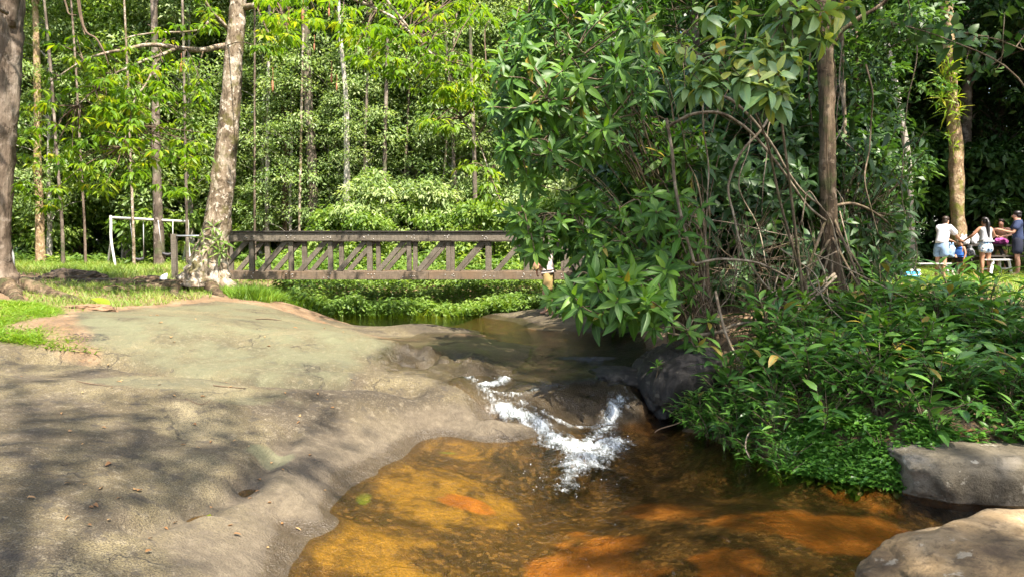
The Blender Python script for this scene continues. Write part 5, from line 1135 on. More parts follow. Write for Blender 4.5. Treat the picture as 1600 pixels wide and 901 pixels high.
# ------------------------------------------------------------------ the wooden bridge
def ground_at(u, v):
    d = ray(u, v); o = Vector((0, 0, CAM_Z)); k = 2.0
    for i in range(900):
        p = o + d * k
        if p.z < float(HG(p.x, p.y)): return p
        k += .05
    return p
YB = 19.0
def bx_(u): return at(u, 400, YB).x
zt1, zt0 = at(800, 363, YB).z, at(800, 376.5, YB).z
zb1, zb0 = at(800, 424, YB).z, at(800, 437, YB).z
px = [bx_(391 + 61.8 * k) for k in range(-1, 11)]
X0, X1 = px[0] - .12, px[-1] + .12
BR = empty('wooden_bridge', ((X0 + X1) / 2, YB + .7, zb0), label='brown timber truss footbridge spanning the creek', cat='bridge'); ORG = BR.location.copy()
rng = np.random.default_rng(8)
for side, y in ((0, YB), (1, YB + 1.24)):
    for nm, za, zb, mt in (('top_beam', zt0, zt1, 'timber'), ('bottom_beam', zb0, zb1, 'timber_beam')):
        m = MB(); L = (X1 - X0) / 2
        for j in range(2):                       # two lengths butted over a post, a plank on both faces of the posts
            for yy in (y + .03, y + .23):
                m.box(Vector((X0 + L * (j + .5), yy, (za + zb) / 2)) - ORG, (L - .006, .06, zb - za - .004))
        o = m.build(nm, M[mt], BR, False, .008)
        m = MB()
        for x in px:
            for q in range(4):
                m.ball(Vector((x + rng.uniform(-.16, .16), y - .003, za + (zb - za) * rng.uniform(.2, .8))) - ORG, (.016, .010, .016), 6, 4)
        m.build('bolts', M['bolt'], o)
    m = MB(); m.box(Vector(((X0 + X1) / 2, y + .13, zt1 + .018)) - ORG, (X1 - X0 + .1, .34, .032)); m.build('handrail_cap', M['timber_dark'], BR, False, .006)
    for i, x in enumerate(px):
        m = MB(); m.box(Vector((x, y + .13, (zb0 + zt1) / 2)) - ORG, (.125 + rng.uniform(-.01, .01), .12, zt1 - zb0 - .03)); m.build('post', M['timber'], BR, False, .008)
        if i < len(px) - 1:
            a = Vector((x + .20, y + .132, zb1 - .02)) - ORG; b = Vector((px[i + 1] - .10, y + .132, zt0 + .02)) - ORG
            m = MB(); m.bar(a, b, .125, .09); m.build('diagonal_brace', M['timber'], BR, False, .008)
m = MB(); n = 56; w = (X1 - X0) / n
for i in range(n): m.box(Vector((X0 + w * (i + .5), YB + .75, zb1 - .06 + rng.uniform(-.004, .004))) - ORG, (w - .012, 1.02, .045))
m.build('deck', M['timber'], BR, False, .004)
# railing on the approach
RP = at(273, 420, 19.4); RL = empty('approach_railing', RP, label='short railing of one timber post and a grey pipe left of the white trunked tree', cat='railing')
zg = float(HG(RP.x, RP.y)); m = MB(); m.box((0, 0, (zg - RP.z + at(273, 366, 19.4).z - RP.z) / 2), (.13, .13, at(273, 366, 19.4).z - zg)); m.build('post', M['timber'], RL, False, .01)
m = MB(); e = Vector((X0 + .05, YB + .2, at(273, 369, 19.4).z)); m.tube([at(273, 369, 19.4) - RP, (at(273, 369, 19.4) - RP + e - RP) / 2, e - RP], .024, 8); m.build('rail', M['grey_metal'], RL)

# ------------------------------------------------------------------ swing, pipe, bucket, mounds
SY = 28.0; tl, tr_ = at(173, 340, SY), at(293, 346.5, SY + .6)
SW = empty('swing_set', ((tl.x + tr_.x) / 2, SY, 1.46), label='white painted steel swing frame with two swings on the meadow', cat='swing'); SO = SW.location.copy()
m = MB(); m.tube([tl - SO, (tl + tr_) / 2 - SO, tr_ - SO], .05, 10); m.build('top_bar', M['white_metal'], SW)
for top, fu, bu in ((tl, (181, 419, 26.9), (168, 411, 29.0)), (tr_, (299, 412, 27.6), (284, 408, 29.6))):
    for f in (fu, bu):
        q = at(*f); q.z = float(HG(q.x, q.y)) - .05
        mid = top.lerp(q, .45) + Vector((0, -.12 if f is fu else .12, 0)); m = MB()
        m.tube([top - SO + Vector((0, 0, .05)), top.lerp(q, .15) - SO + Vector((0, -.03 if f is fu else .03, 0)), mid - SO, q - SO], [.047, .047, .046, .045], 10, 5); m.build('leg', M['white_metal'], SW)
for (ua, ub, va, vb) in ((203, 224, 342.5, 404), (247, 270, 344.5, 396)):
    a = at(ua, va, SY + .2); b = at(ub, va, SY + .3); zs = at(ua, vb, SY).z
    sa = Vector((a.x + .09, a.y + .1, zs)); sb = Vector((b.x - .07, b.y + .1, zs))
    for p, q in ((a, sa), (b, sb)):
        m = MB(); m.tube([p - SO, q - SO], .017, 6); m.build('chain', M['chain'], SW)
    m = MB(); m.tube([sa - SO, (sa + sb) / 2 - SO - Vector((0, 0, .05)), sb - SO], [.05, .06, .05], 8, 5); s = m.build('seat', M['seat_rubber'], SW)
m = MB(); m.tube([at(11, 388, 17), at(15, 388, 17), at(19, 393, 17), at(21, 402, 17), at(22, 416, 17)], .022, 8, 5)
tag(m.build('bent_pipe', M['white_metal']), 'thin white bent pipe standing in the grass by the left trunk', 'pipe')
bp = ground_at(256, 446); BK = empty('bucket', bp, label='white plastic bucket with slanted broken rim by the roots of the white trunked tree', cat='bucket')
V = []; F = []; A = np.linspace(0, 2 * math.pi, 20, endpoint=False); s = bp.y * 1.0 / FPX
for rr, base in ((1.0, 1), (.9, -1)):
    for zz in (0, 1):
        for t in A:
            hgt = (16 + 3.2 * math.cos(t)) * s if zz else (0 if base == 1 else .012)
            r_ = (5.2 if zz else 4.8) * s * 1.05 * (1 if base == 1 else .93); V.append((r_ * math.cos(t), r_ * math.sin(t), hgt))
for j in range(20):
    k = (j + 1) % 20; F += [(j, k, 20 + k, 20 + j), (40 + k, 40 + j, 60 + j, 60 + k), (20 + j, 20 + k, 60 + k, 60 + j)]
V.append((0, 0, .012)); ob = np_mesh('shell', V, [np.array(F), np.array([(80, 40 + j, 40 + (j + 1) % 20) for j in range(20)])], [M['white_plastic']]); link('shell', ob, BK)
hm = MB(); hm.tube([(-5 * s, 0, 13 * s), (-4 * s, -4.5 * s, 9 * s), (0, -6 * s, 7 * s), (4 * s, -4.5 * s, 9 * s), (5 * s, 0, 13 * s)], .006, 6, 5); hm.build('handle', M['grey_metal'], BK)
M['earth'] = simple_mat('earth', (.055, .038, .024), .95, .5, 9, .8)
M['earth_brown'] = simple_mat('earth_brown', (.15, .09, .05), .95, .5, 9, .8)
for (u, v, sx, sy, sz, mt, lab, sd_) in ((112, 438, .62, .4, .22, 'earth', 'dark mound of bare earth at the edge of the meadow, left of the swing', 31), (150, 441, .5, .3, .08, 'earth', 'low dark patch of dug earth beside the mound near the swing', 35), (128, 484, .42, .25, .10, 'earth_brown', 'low brown heap of soil and roots above the grass patch on the left', 32), (238, 440, .38, .25, .12, 'earth_brown', 'brown root covered earth lump behind the white bucket', 33), (168, 452, .3, .2, .06, 'earth_brown', 'small earth hump among the roots between mound and bucket', 34)):
    p = ground_at(u, v); p.z = float(HG(p.x, p.y)); o = boulder('earth_mound', lab, p, (sx, sy, sz), .2, M[mt], sd_, .85, .28); o['category'] = 'mound'
p = ground_at(173, 480); 
lv = Leaves(); lv.add([(0, 0, .02)], [(-.8, -.2, .55)], [(.5, -.3, .8)], [.34], [.22], [.9], .2); o = link('fallen_leaf', lv.mesh('fallen_leaf', M['leaf_bright'], 4, 'oval'), None, p); tag(o, 'large yellow green fallen leaf standing on edge on the soil behind the rock dome', 'leaf')

# ------------------------------------------------------------------ hanging pods of the white trunked tree
M['pod'] = simple_mat('pod', (.30, .12, .06), .7, .3, 30, .3)
for (u, v, h) in ((451, 38, 22), (473, 24, 22), (491, 74, 12), (426, 135, 18), (518, 122, 16), (526, 136, 12), (283, 106, 14), (514, 20, 14)):
    Y = 15.0; p = at(u, v, Y); s = Y / FPX * h * .5
    m = MB(); m.ball((0, 0, 0), (s * .22, s * .22, s), 8, 7, .06); m.tube([(0, 0, s * .95), (.01, 0, s * 1.8), (0, .02, s * 3.2)], .004, 4, 3)
    o = m.build('seed_pod', M['pod']); o.location = p; tag(o, 'reddish brown long seed pod hanging on a thread in front of the bright wood', 'seed pod', 'seed pods hanging from the white trunked tree')

# ------------------------------------------------------------------ people
def skin_mesh(name, verts, edges, sub=2):
    me = bpy.data.meshes.new(name + '_cage'); me.from_pydata([v[0] for v in verts], edges, []); me.update()
    o = bpy.data.objects.new(name + '_cage', me); COL.objects.link(o)
    o.modifiers.new('skin', 'SKIN')
    if not me.skin_vertices: me.skin_vertices.new() if hasattr(me.skin_vertices, 'new') else None
    sv = me.skin_vertices[0].data
    for i, v in enumerate(verts):
        r = v[1]; sv[i].radius = (r, r) if not isinstance(r, tuple) else r
    sv[0].use_root = True
    o.modifiers['skin'].use_smooth_shade = True
    s = o.modifiers.new('sub', 'SUBSURF'); s.levels = sub; s.render_levels = sub
    dg = bpy.context.evaluated_depsgraph_get(); out = bpy.data.meshes.new_from_object(o.evaluated_get(dg), depsgraph=dg); out.name = name
    bpy.data.objects.remove(o); bpy.data.meshes.remove(me)
    return out
class Fig:
    def __init__(s): s.v = []; s.e = []; s.id = {}
    def a(s, k, p, r, parent=None):
        s.v.append((tuple(p), r)); s.id[k] = len(s.v) - 1
        if parent is not None: s.e.append((s.id[parent], s.id[k]))
def person(name, label, pos, rz, h, body, hair, arms, lean=0.0, legs=None, tops=None, bottoms=None, hairstyle='short', child=False, fat=1.0, headturn=0.0, legmat=None):
    k = h / 1.7; root = empty(name, pos, rz, label, 'person')
    def rot(p): 
        p = Vector(p); q = p - Vector((0, 0, .95)); c, s_ = math.cos(lean), math.sin(lean)
        return Vector((q.x, q.y * c + q.z * s_, -q.y * s_ + q.z * c + .95)) if p.z > .95 else p
    hs = 1.28 if child else 1.0                     # a child's head is larger for its height
    def S(p): return Vector(p) * k
    hip, sh = (.085, .165) if not child else (.08, .15)
    J = {'pelvis': (0, 0, .93), 'waist': rot((0, .01, 1.08)), 'chest': rot((0, .01, 1.28)), 'neck': rot((0, .0, 1.44))}
    nk = Vector(J['neck']); hd = nk + Vector((math.sin(headturn) * .02, .03 + .05 * math.sin(lean), .14 * hs)); 
    J['head'] = hd; J['crown'] = hd + Vector((0, .0, .055 * hs))
    f = Fig(); R_ = lambda r: r * k * fat
    f.a('pelvis', S(J['pelvis']), (R_(.155), R_(.115))); f.a('waist', S(J['waist']), (R_(.135), R_(.10)), 'pelvis'); f.a('chest', S(J['chest']), (R_(.155), R_(.11)), 'waist')
    f.a('neck', S(J['neck']), R_(.058), 'chest'); f.a('head', S(J['head']), (.082 * hs * k, .098 * hs * k), 'neck'); f.a('crown', S(J['crown']), (.066 * hs * k, .08 * hs * k), 'head')
    fw = Vector((math.sin(headturn), math.cos(headturn), -.15 * (lean > .3)));
    f.a('nose', S(hd + fw * .115 * hs + Vector((0, 0, -.012))), .012 * k, 'head')
    lg = legs or {1: ((hip + .01, .02, .49), (hip + .02, -.01, .08)), -1: ((-hip - .01, .02, .49), (-hip - .02, -.01, .08))}
    for s_ in (1, -1):
        sn = 'r' if s_ > 0 else 'l'; el, wr = arms[s_]
        shp = rot((s_ * sh, 0, 1.40)); f.a('sh' + sn, S(shp), R_(.062), 'chest')
        f.a('el' + sn, S(el), R_(.043), 'sh' + sn); f.a('wr' + sn, S(wr), R_(.030), 'el' + sn)
        d = (Vector(wr) - Vector(el)).normalized(); pm = Vector(wr) + d * .07; f.a('pm' + sn, S(pm), (R_(.038), R_(.02)), 'wr' + sn)
        side = d.cross(Vector((0, 0, 1))); side = side.normalized() if side.length > .1 else Vector((0, 1, 0))
        for q in range(4):
            off = side * (.030 - .02 * q); ln = (.075, .085, .08, .06)[q]
            f.a('f%d%s' % (q, sn), S(pm + off + d * .04), .010 * k, 'pm' + sn); f.a('g%d%s' % (q, sn), S(pm + off * 1.1 + d * (.04 + ln * .7) + Vector((0, 0, -.02))), .008 * k, 'f%d%s' % (q, sn))
        f.a('th' + sn, S(Vector(wr) + d * .03 + side * .05), .011 * k, 'wr' + sn); f.a('ti' + sn, S(Vector(wr) + d * .08 + side * .07), .009 * k, 'th' + sn)
        kn, an = lg[s_]; f.a('hp' + sn, S((s_ * hip, 0, .86)), R_(.095), 'pelvis')
        f.a('kn' + sn, S(kn), R_(.058), 'hp' + sn); cf = Vector(kn).lerp(Vector(an), .35) + Vector((0, -.02, 0)); f.a('cf' + sn, S(cf), R_(.056), 'kn' + sn)
        f.a('an' + sn, S(an), R_(.036), 'cf' + sn); az = an[2]; f.a('ft' + sn, S((an[0] + .01 * s_, an[1] + .09, az - .045)), R_(.034), 'an' + sn); f.a('to' + sn, S((an[0] + .02 * s_, an[1] + .17, az - .055)), R_(.025), 'ft' + sn)
    me = skin_mesh('body', f.v, f.e); me.materials.append(M[body]); link('body', me, root)
    for s_ in (1, -1):
        m = MB(); si = Vector((math.cos(headturn), -math.sin(headturn), 0)); m.ball(S(hd + fw * .088 * hs + si * (.034 * s_ * hs) + Vector((0, 0, .018))), .011 * k * hs, 6, 5); m.build('eye', M['eye'], root)
    m = MB(); c = S(J['crown'])
    m.ball(c + S((0, 0, .012)) - S(fw * .022), (.088 * hs * k, .098 * hs * k, .072 * hs * k), 12, 9, .02)
    m.ball(c - S(fw * .045) - S((0, 0, .05)), (.078 * hs * k, .07 * hs * k, .085 * hs * k), 12, 9, .02)
    if hairstyle == 'tail':
        b = c - S(fw * .12) + S((0, 0, .0)); m.ball(b, .035 * k, 8, 6); m.tube([b, b + S((0.0, -.05, -.10)), b + S((.0, -.045, -.28)), b + S((.01, -.05, -.50)), b + S((.01, -.05, -.62))], np.array([.03, .045, .05, .04, .012]) * k, 8, 5)
    if hairstyle == 'bun': m.ball(c - S(fw * .09) + S((0, 0, .05)), .05 * k, 8, 6)
    m.build('hair', M[hair], root)
    def cloth(nm, mat, parts, grow):
        g = Fig()
        for key, p, r, par in parts: g.a(key, S(p), tuple(x * k * fat + grow * k for x in r) if isinstance(r, tuple) else r * k * fat + grow * k, par)
        me = skin_mesh(nm, g.v, g.e); me.materials.append(M[mat]); link(nm, me, root)
    if tops:
        mat, sleeve, low = tops; J2 = lambda s_: Vector(rot((s_ * sh, 0, 1.40)))
        parts = [('w', Vector(J['waist']).lerp(Vector(J['chest']), .3), (.145, .115), None), ('c', J['chest'], (.158, .112), 'w'), ('n', Vector(J['chest']).lerp(Vector(J['neck']), .72), .085, 'c'), ('b', Vector(J['pelvis']).lerp(Vector(J['waist']), 1 - low), (.162, .125), 'w')]
        for s_ in (1, -1):
            parts.append(('s%d' % s_, J2(s_) - Vector((s_ * .0, 0, 0)), .062 if sleeve else .05, 'c'))
            if sleeve: parts.append(('t%d' % s_, J2(s_).lerp(Vector(arms[s_][0]), sleeve), .066, 's%d' % s_))
        cloth('shirt', mat, parts, .026)
    if bottoms:
        mat, ln, flare = bottoms
        parts = [('p', (0, 0, .94), (.157, .122), None), ('w', Vector((0, 0, .94)).lerp(Vector(J['waist']), 1.15), (.142, .108), 'p')]
        for s_ in (1, -1):
            a_ = Vector((s_ * hip, 0, .84)); parts += [('h%d' % s_, a_, .105, 'p'), ('k%d' % s_, a_.lerp(Vector(lg[s_][0]), ln), .085 + flare, 'h%d' % s_)]
        cloth('shorts', mat, parts, .018)
    return root
FB = .0
def feet(u, v): p = ground_at(u, v); p.z = float(HG(p.x, p.y)); return p
pm1 = feet(1469, 435); sc_ = pm1.y / FPX
person('person', 'man in white T-shirt and denim shorts leaning over the picnic table', pm1, R(-62), 1.66, 'skin', 'hair_brown', {1: ((.22, .40, 1.10), (.16, .62, 1.02)), -1: ((-.22, .38, 1.12), (-.12, .60, 1.04))}, .30, None, ('cloth_white', .72, 1.1), ('denim', .80, .02))
pw = feet(1539, 432)
person('person', 'woman seen from behind in grey top and floral shorts with long black ponytail', pw, R(3), 1.62, 'skin_tan', 'hair_black', {1: ((.34, .12, 1.16), (.36, .36, 1.10)), -1: ((-.33, .10, 1.18), (-.38, .34, 1.06))}, .12, None, ('cloth_grey', 0, .3), ('floral', .52, .045), 'tail')
pb = feet(1500, 434)
person('person', 'small boy in blue tank top and dark shorts standing at the table', pb, R(118), .98, 'skin_tan', 'hair_black', {1: ((.23, .02, 1.12), (.10, .20, 1.02)), -1: ((-.24, .02, 1.12), (-.22, .10, .90))}, .0, None, ('cloth_blue', 0, .15), ('cloth_black', .38, .03), 'short', True, 1.12)
pr = feet(1589, 431)
person('person', 'bearded man in navy T-shirt and dark shorts at the right edge', pr, R(62), 1.80, 'skin', 'hair_black', {1: ((.25, .14, 1.14), (.12, .36, 1.22)), -1: ((-.25, .14, 1.12), (-.14, .38, 1.20))}, .04, None, ('cloth_navy', .75, 1.25), ('cloth_darknavy', .85, .03))
pl = Vector((at(1566, 376, 22.6).x, 22.6, float(HG(at(1566, 376, 22.6).x, 22.6)) + .0))
person('person', 'shirtless man bent forward over the far side of the picnic table', pl, R(140), 1.68, 'skin_pink', 'hair_brown', {1: ((.30, .42, 1.12), (.05, .62, 1.05)), -1: ((-.34, .36, 1.12), (-.10, .60, 1.05))}, .72, None, None, ('cloth_darknavy', .7, .02))
# woman with a baby on the rock shelf
ps = feet(858, 491)
lw = {1: ((.10, .16, .50), (.10, .10, .08)), -1: ((-.10, .02, .49), (-.10, -.16, .10))}
person('person', 'barefoot woman in pale strap top holding a baby behind the shrub by the bridge', ps, R(70), 1.60, 'skin', 'hair_brown', {1: ((.24, .12, 1.12), (.06, .30, 1.10)), -1: ((-.24, .12, 1.14), (-.04, .30, 1.18))}, .10, lw, ('cloth_cream', 0, .2), ('cloth_yellow', .9, .03), 'bun')
pbab = ps + Vector((-.30, -.08, .66))
lb = {1: ((.14, .26, .80), (.16, .30, .48)), -1: ((-.14, .26, .80), (-.16, .30, .48))}
person('person', 'baby with dark hair carried in the arms of the barefoot woman', pbab, R(-40), .74, 'skin_pink', 'hair_brown', {1: ((.24, .10, 1.14), (.12, .30, 1.10)), -1: ((-.24, .10, 1.14), (-.12, .30, 1.16))}, .05, lb, None, ('cloth_yellow', .3, .03), 'short', True, 1.15)

# ------------------------------------------------------------------ picnic furniture and bags
tz = at(1545, 382, 21.3).z; tg = float(HG(at(1545, 400, 21.3).x, 21.3)); ta, tb = at(1508, 382, 21.3), at(1580, 382, 21.3)
PT = empty('picnic_table', ((ta.x + tb.x) / 2, 21.6, tg), label='dark timber picnic table with attached benches, laden with bags', cat='table'); TL = tb.x - ta.x; hz = tz - tg
m = MB()
for j in range(5): m.box((0, -.36 + .18 * j, hz - .03), (TL, .165, .05))
m.build('table_top', M['timber_dark'], PT, False, .006)
for yy in (-.72, .72):
    m = MB()
    for j in range(2): m.box((0, yy + (-.09 + .18 * j), .50), (TL * 1.25, .165, .05))
    m.build('bench_seat', M['timber_dark'], PT, False, .006)
for xx in (-TL * .36, TL * .36):
    for s_ in (-1, 1):
        m = MB(); m.bar((xx + .04 * s_, s_ * .72, -.05), (xx + .04 * s_, s_ * .12, hz - .05), .09, .07); m.build('leg', M['timber_dark'], PT, False, .006)
    m = MB(); m.box((xx, 0, .44), (.07, 1.6, .09)); m.build('cross_beam', M['timber_dark'], PT, False, .006)
def bench(name, label, a, b, depth, mat, splay=.05):
    g = float(HG((a.x + b.x) / 2, a.y)); c = empty(name, ((a.x + b.x) / 2, (a.y + b.y) / 2, g), 0, label, 'bench'); L = (b - a).length; h = a.z - g
    c.rotation_euler = (0, 0, math.atan2(b.y - a.y, b.x - a.x))
    m = MB()
    for j in range(2): m.box((0, (j - .5) * depth * .52, h - .02), (L, depth * .48, .035))
    m.build('seat', M[mat], c, False, .005)
    for sx in (-1, 1):
        for sy in (-1, 1):
            m = MB(); m.bar((sx * L * .44 + sx * splay, sy * depth * .42, -.04), (sx * L * .40, sy * depth * .36, h - .04), .06, .05); m.build('leg', M[mat], c, False, .004)
        m = MB(); m.box((sx * L * .42, 0, h * .45), (.04, depth * .8, .04)); m.build('stretcher', M[mat], c, False, .004)
    return c
bench('white_bench', 'long narrow white bench standing on the grass left of the man in white', at(1404, 411, 19.3), at(1480, 409.5, 19.8), .3, 'white_metal')
bench('white_bench', 'white bench with splayed legs between the woman and the man in navy', at(1541, 405, 20.3), at(1572, 406, 20.9), .34, 'white_plastic', .14)
M['bag_dark'] = M['mesh_bag']
def bag(name, label, u, v, Y, w, h, mat, seed, cat='bag', knot=True, d=.7):
    p = at(u, v, Y); s = Y / FPX; root = empty(name, p, .3, label, cat); bm = bmesh.new(); bmesh.ops.create_icosphere(bm, subdivisions=4, radius=1)
    for q in bm.verts:
        c = q.co.copy(); n = mnoise.fractal(c * 2.2 + Vector((seed, 0, 0)), .8, 2, 4) * .22 + abs(mnoise.noise(c * 5 + Vector((0, seed, 0)))) * .10
        z = c.z if c.z > -.55 else -.55 + (c.z + .55) * .15
        q.co = Vector((c.x * (1 + n), c.y * (1 + n), z * (1 + n))) ; q.co = Vector((q.co.x * w * s * .5, q.co.y * w * s * .5 * d, (q.co.z + .62) / 1.62 * h * s))
    me = bpy.data.meshes.new('sack'); bm.to_mesh(me); bm.free(); me.polygons.foreach_set('use_smooth', [True] * len(me.polygons)); me.materials.append(M[mat]); link('sack', me, root)
    if knot:
        m = MB()
        for sg in (-1, 1): m.tube([(sg * .02, 0, h * s * .92), (sg * w * s * .22, 0, h * s * 1.22), (sg * w * s * .30, .02, h * s * 1.0)], [.02, .025, .008], 6, 4)
        m.build('handle', M[mat], root)
    return root
bag('plastic_bag', 'crumpled white plastic bag on the picnic table right of the man in white', 1506, 382, 21.3, 19, 12, 'clear_bag', 3)
bag('plastic_bag', 'taller pale plastic bag on the picnic table against the arm of the woman', 1524, 382, 21.35, 13, 16, 'clear_bag', 5)
bag('cloth_bag', 'purple patterned cloth bag on the right end of the picnic table', 1563, 382, 21.3, 23, 10, 'purple_pattern', 7, 'bag', False)
bag('mesh_bag', 'grey and black patterned bag on the bench of the table beside the boy', 1515, 404, 20.85, 16, 16, 'mesh_bag', 9)
bag('denim_bag', 'pale blue denim bag on the table bench behind the man in white', 1486, 402, 20.9, 15, 18, 'denim', 11)
bag('white_bundle', 'small pale pinkish bundle lying on the grass at the feet of the boy', 1491, 435, 19.55, 11, 15, 'cloth_cream', 13, 'bundle', False)
cp_ = ground_at(1421, 438); s_ = cp_.y / FPX; CB = empty('cooler_box', cp_, .15, 'bright blue cooler box with pale lid under the left white bench', 'cooler')
m = MB(); m.box((0, 0, 7 * s_), (26 * s_, 14 * s_, 14 * s_)); m.build('body', M['blue_plastic'], CB, False, .02)
m = MB(); m.box((0, 0, 15.6 * s_), (27 * s_, 15 * s_, 3 * s_)); m.build('lid', M['white_plastic'], CB, False, .015)
m = MB(); m.tube([(-12 * s_, -7.6 * s_, 12 * s_), (-11 * s_, -8.6 * s_, 9 * s_), (11 * s_, -8.6 * s_, 9 * s_), (12 * s_, -7.6 * s_, 12 * s_)], .012, 6, 3); m.build('handle', M['white_plastic'], CB)

# ------------------------------------------------------------------ palm behind the picnic table
rng = np.random.default_rng(99)
def palm(label, p, n, L, seed):
    rng = np.random.default_rng(seed); root = empty('palm_plant', p, 0, label, 'palm'); lv = Leaves(); st = MB()
    for i in range(n):
        a = i * 2.4 + rng.uniform(-.3, .3); e = rng.uniform(.5, 1.1); d = np.array((math.cos(a), math.sin(a), 0)); pts = []
        for t in np.linspace(0, 1, 7): pts.append(d * L * t * math.cos(e) * 1.1 + np.array((0, 0, L * (t * math.sin(e) * 1.1 - .75 * t * t * math.cos(e) * .9))))
        st.tube(pts, [.02, .016, .013, .01, .008, .006, .003], 5, 3, False); Q, _ = resample(pts, .01, 6); Q = Q[7:]; T = unit(np.gradient(Q, axis=0)); sd = np.cross(T, (0, 0, 1.)); sd = unit(sd); kk = len(Q)
        for s_ in (-1, 1): lv.add(Q, sd * s_ + T * .55 + np.array((0, 0, -.25)), np.tile((0, 0, 1.), (kk, 1)) + rng.normal(0, .1, (kk, 3)), L * .30 * np.sin(np.linspace(.5, 2.9, kk)), .035, rng.uniform(.3, 1, kk), .3)
    st.build('stem', M['vine_dark'], root); link('frond', lv.mesh('frond', M['leaf_mid'], 3), root)
for (u, Y, n, L, lab) in ((1578, 23.6, 11, 2.2, 'palm with arching fronds behind the man in navy'), (1545, 25.2, 10, 2.4, 'palm with arching fronds in the shade behind the woman with the ponytail'), (1630, 22.4, 10, 2.0, 'palm at the right edge behind the clearing')):
    x = at(u, 400, Y).x; palm(lab, (x, Y, float(HG(x, Y))), n, L, int(u))
for (X, Y, n, L, lab) in ((-12.2, 30.2, 10, 2.2, 'palm like plant in the shade right behind the swing'), (-1.7, 27.5, 10, 2.6, 'palm like plant rising behind the right half of the bridge')):
    palm(lab, (X, Y, float(HG(X, Y))), n, L, int(n + Y))

# ------------------------------------------------------------------ litter on the rocks
def litter(u, v, L, W_, var, lab, mat='leaf_dead', group=None):
    p = ground_at(u, v); p.z = H1(p.x, p.y) + .006; a = random.uniform(0, 6.28); lv = Leaves()
    lv.add([(0, 0, .004)], [(math.cos(a), math.sin(a), .12)], [(random.uniform(-.4, .4), random.uniform(-.4, .2), 1)], [L], [W_], [var], .3)
    tag(link('fallen_leaf', lv.mesh('fallen_leaf', M[mat], 5, 'oval', .5), None, p), lab, 'leaf', group)
litter(215, 777, .045, .03, .5, 'small orange brown leaf lying left of the long puddle')
litter(470, 659, .07, .035, 1, 'pale yellow leaf on the slab above the mossy step')
litter(174, 736, .055, .03, .1, 'curled dark brown leaf in the middle of the foreground slab')
litter(333, 783, .10, .02, .6, 'thin straw coloured leaf floating in the long puddle'); litter(325, 792, .08, .025, .9, 'yellow green leaf at the edge of the long puddle', 'leaf_bright')
litter(1535, 846, .10, .03, .7, 'long tan leaf lying on the rock at the bottom right corner')
litter(1530, 707, .16, .05, .4, 'brown curled leaf on the soil above the flat stone'); litter(1455, 680, .14, .07, .3, 'reddish brown leaf among the creepers left of the soil patch')
litter(1405, 634, .16, .04, 1, 'orange leaf lying on the plants of the lower bank')
for i in range(56):
    u, v = random.uniform(20, 560), random.uniform(590, 880)
    litter(u, v, random.uniform(.02, .06), random.uniform(.012, .026), random.uniform(0, 1), 'tiny dry leaf scrap on the foreground rock slab', group='dry leaf scraps on the slab')
for i in range(26):
    u, v = random.uniform(1420, 1590), random.uniform(665, 712)
    litter(u, v, random.uniform(.06, .13), random.uniform(.025, .05), random.uniform(0, 1), 'dry brown leaf on the soil patch above the flat stone', group='dry leaves on the soil patch')
for i in range(14):
    u, v = random.uniform(150, 600), random.uniform(490, 560)
    litter(u, v, random.uniform(.04, .07), random.uniform(.02, .035), random.uniform(.3, 1), 'small dry leaf on the grey rock dome', group='dry leaves on the dome')
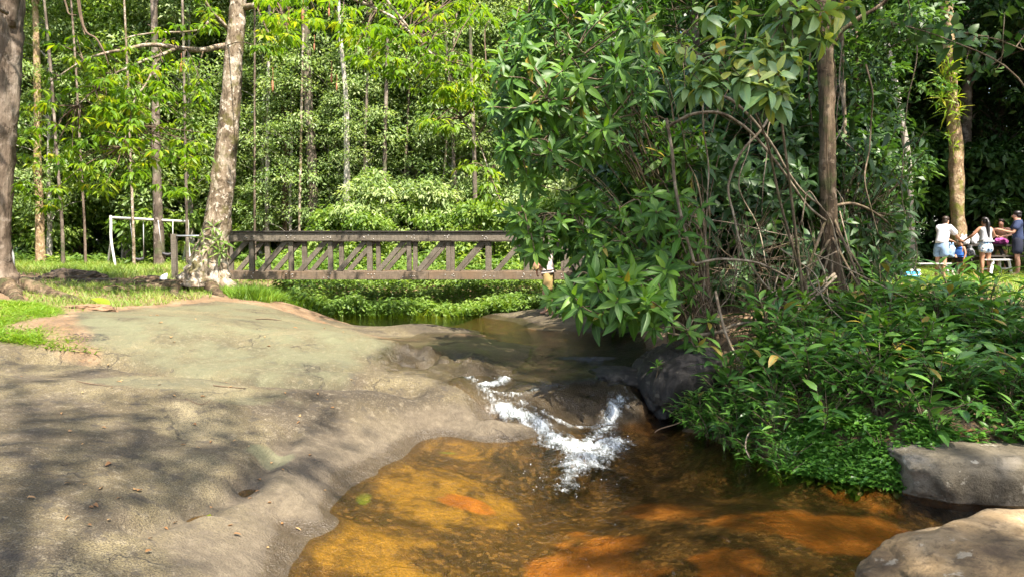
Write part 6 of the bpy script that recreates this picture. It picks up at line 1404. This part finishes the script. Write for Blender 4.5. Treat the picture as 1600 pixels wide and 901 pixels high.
for pts, r, lab in (([(120,606),(150,611),(176,617)], .006, 'straw coloured twig lying across the upper foreground slab'), ([(333,611),(370,613),(384,615)], .007, 'dark twig on the upper right of the foreground slab'), ([(142,816),(150,800),(158,794)], .002, 'short dry grass stalk on the foreground slab'), ([(400,502),(420,500),(440,502)], .010, 'dark bent twig on the crest of the rock dome'), ([(290,636),(315,645),(330,640)], .005, 'forked twig lying on the mossy patch of the slab')):
    m = MB(); Q = []
    for (u, v) in pts: p = ground_at(u, v); p.z = H1(p.x, p.y) + r * .7; Q.append(p)
    m.tube(Q, [r, r * .9, r * .4], 6, 4); tag(m.build('dry_twig', M['twig']), lab, 'twig')
# ------------------------------------------------------------------ camera, sun, sky, render settings
cam = bpy.data.cameras.new('camera'); co = bpy.data.objects.new('camera', cam); COL.objects.link(co)
cam.sensor_width = 36; cam.lens = FPX / 1600 * 36; cam.clip_end = 500; cam.clip_start = .05
co.location = (0, 0, CAM_Z); co.rotation_euler = (math.pi / 2 - PITCH, 0, 0); SC.camera = co
SUN = Vector((.24, -.42, .875)).normalized()
sl = bpy.data.lights.new('sun', 'SUN'); sl.energy = 5.0; sl.angle = R(.53); sl.color = (1, .965, .90)
so_ = bpy.data.objects.new('sun', sl); COL.objects.link(so_); so_.location = (0, 0, 30)
so_.rotation_euler = SUN.to_track_quat('Z', 'Y').to_euler()
W = bpy.data.worlds.new('World'); SC.world = W; W.use_nodes = True
nt = W.node_tree; bg = nt.nodes['Background']; sk = nt.nodes.new('ShaderNodeTexSky'); sk.sky_type = 'NISHITA'; sk.sun_disc = False
sk.sun_elevation = math.asin(SUN.z); sk.sun_rotation = math.atan2(SUN.x, SUN.y); sk.dust_density = 2.0; sk.air_density = 1.0; sk.ozone_density = 1.0
nt.links.new(sk.outputs[0], bg.inputs[0]); bg.inputs[1].default_value = .15
SC.render.engine = 'CYCLES'
SC.view_settings.view_transform = 'Standard'; SC.view_settings.look = 'None'; SC.view_settings.gamma = 1.0; SC.view_settings.use_curve_mapping = False
SC.view_settings.exposure = EXPOSURE
SC.view_settings.use_white_balance = True; SC.view_settings.white_balance_temperature = 7000; SC.view_settings.white_balance_tint = 12
cy = SC.cycles; cy.use_denoising = True; cy.max_bounces = 5; cy.diffuse_bounces = 3; cy.glossy_bounces = 3; cy.transmission_bounces = 4; cy.transparent_max_bounces = 10
cy.caustics_reflective = False; cy.caustics_refractive = False; cy.sample_clamp_indirect = 6; cy.use_adaptive_sampling = True; cy.adaptive_threshold = .02
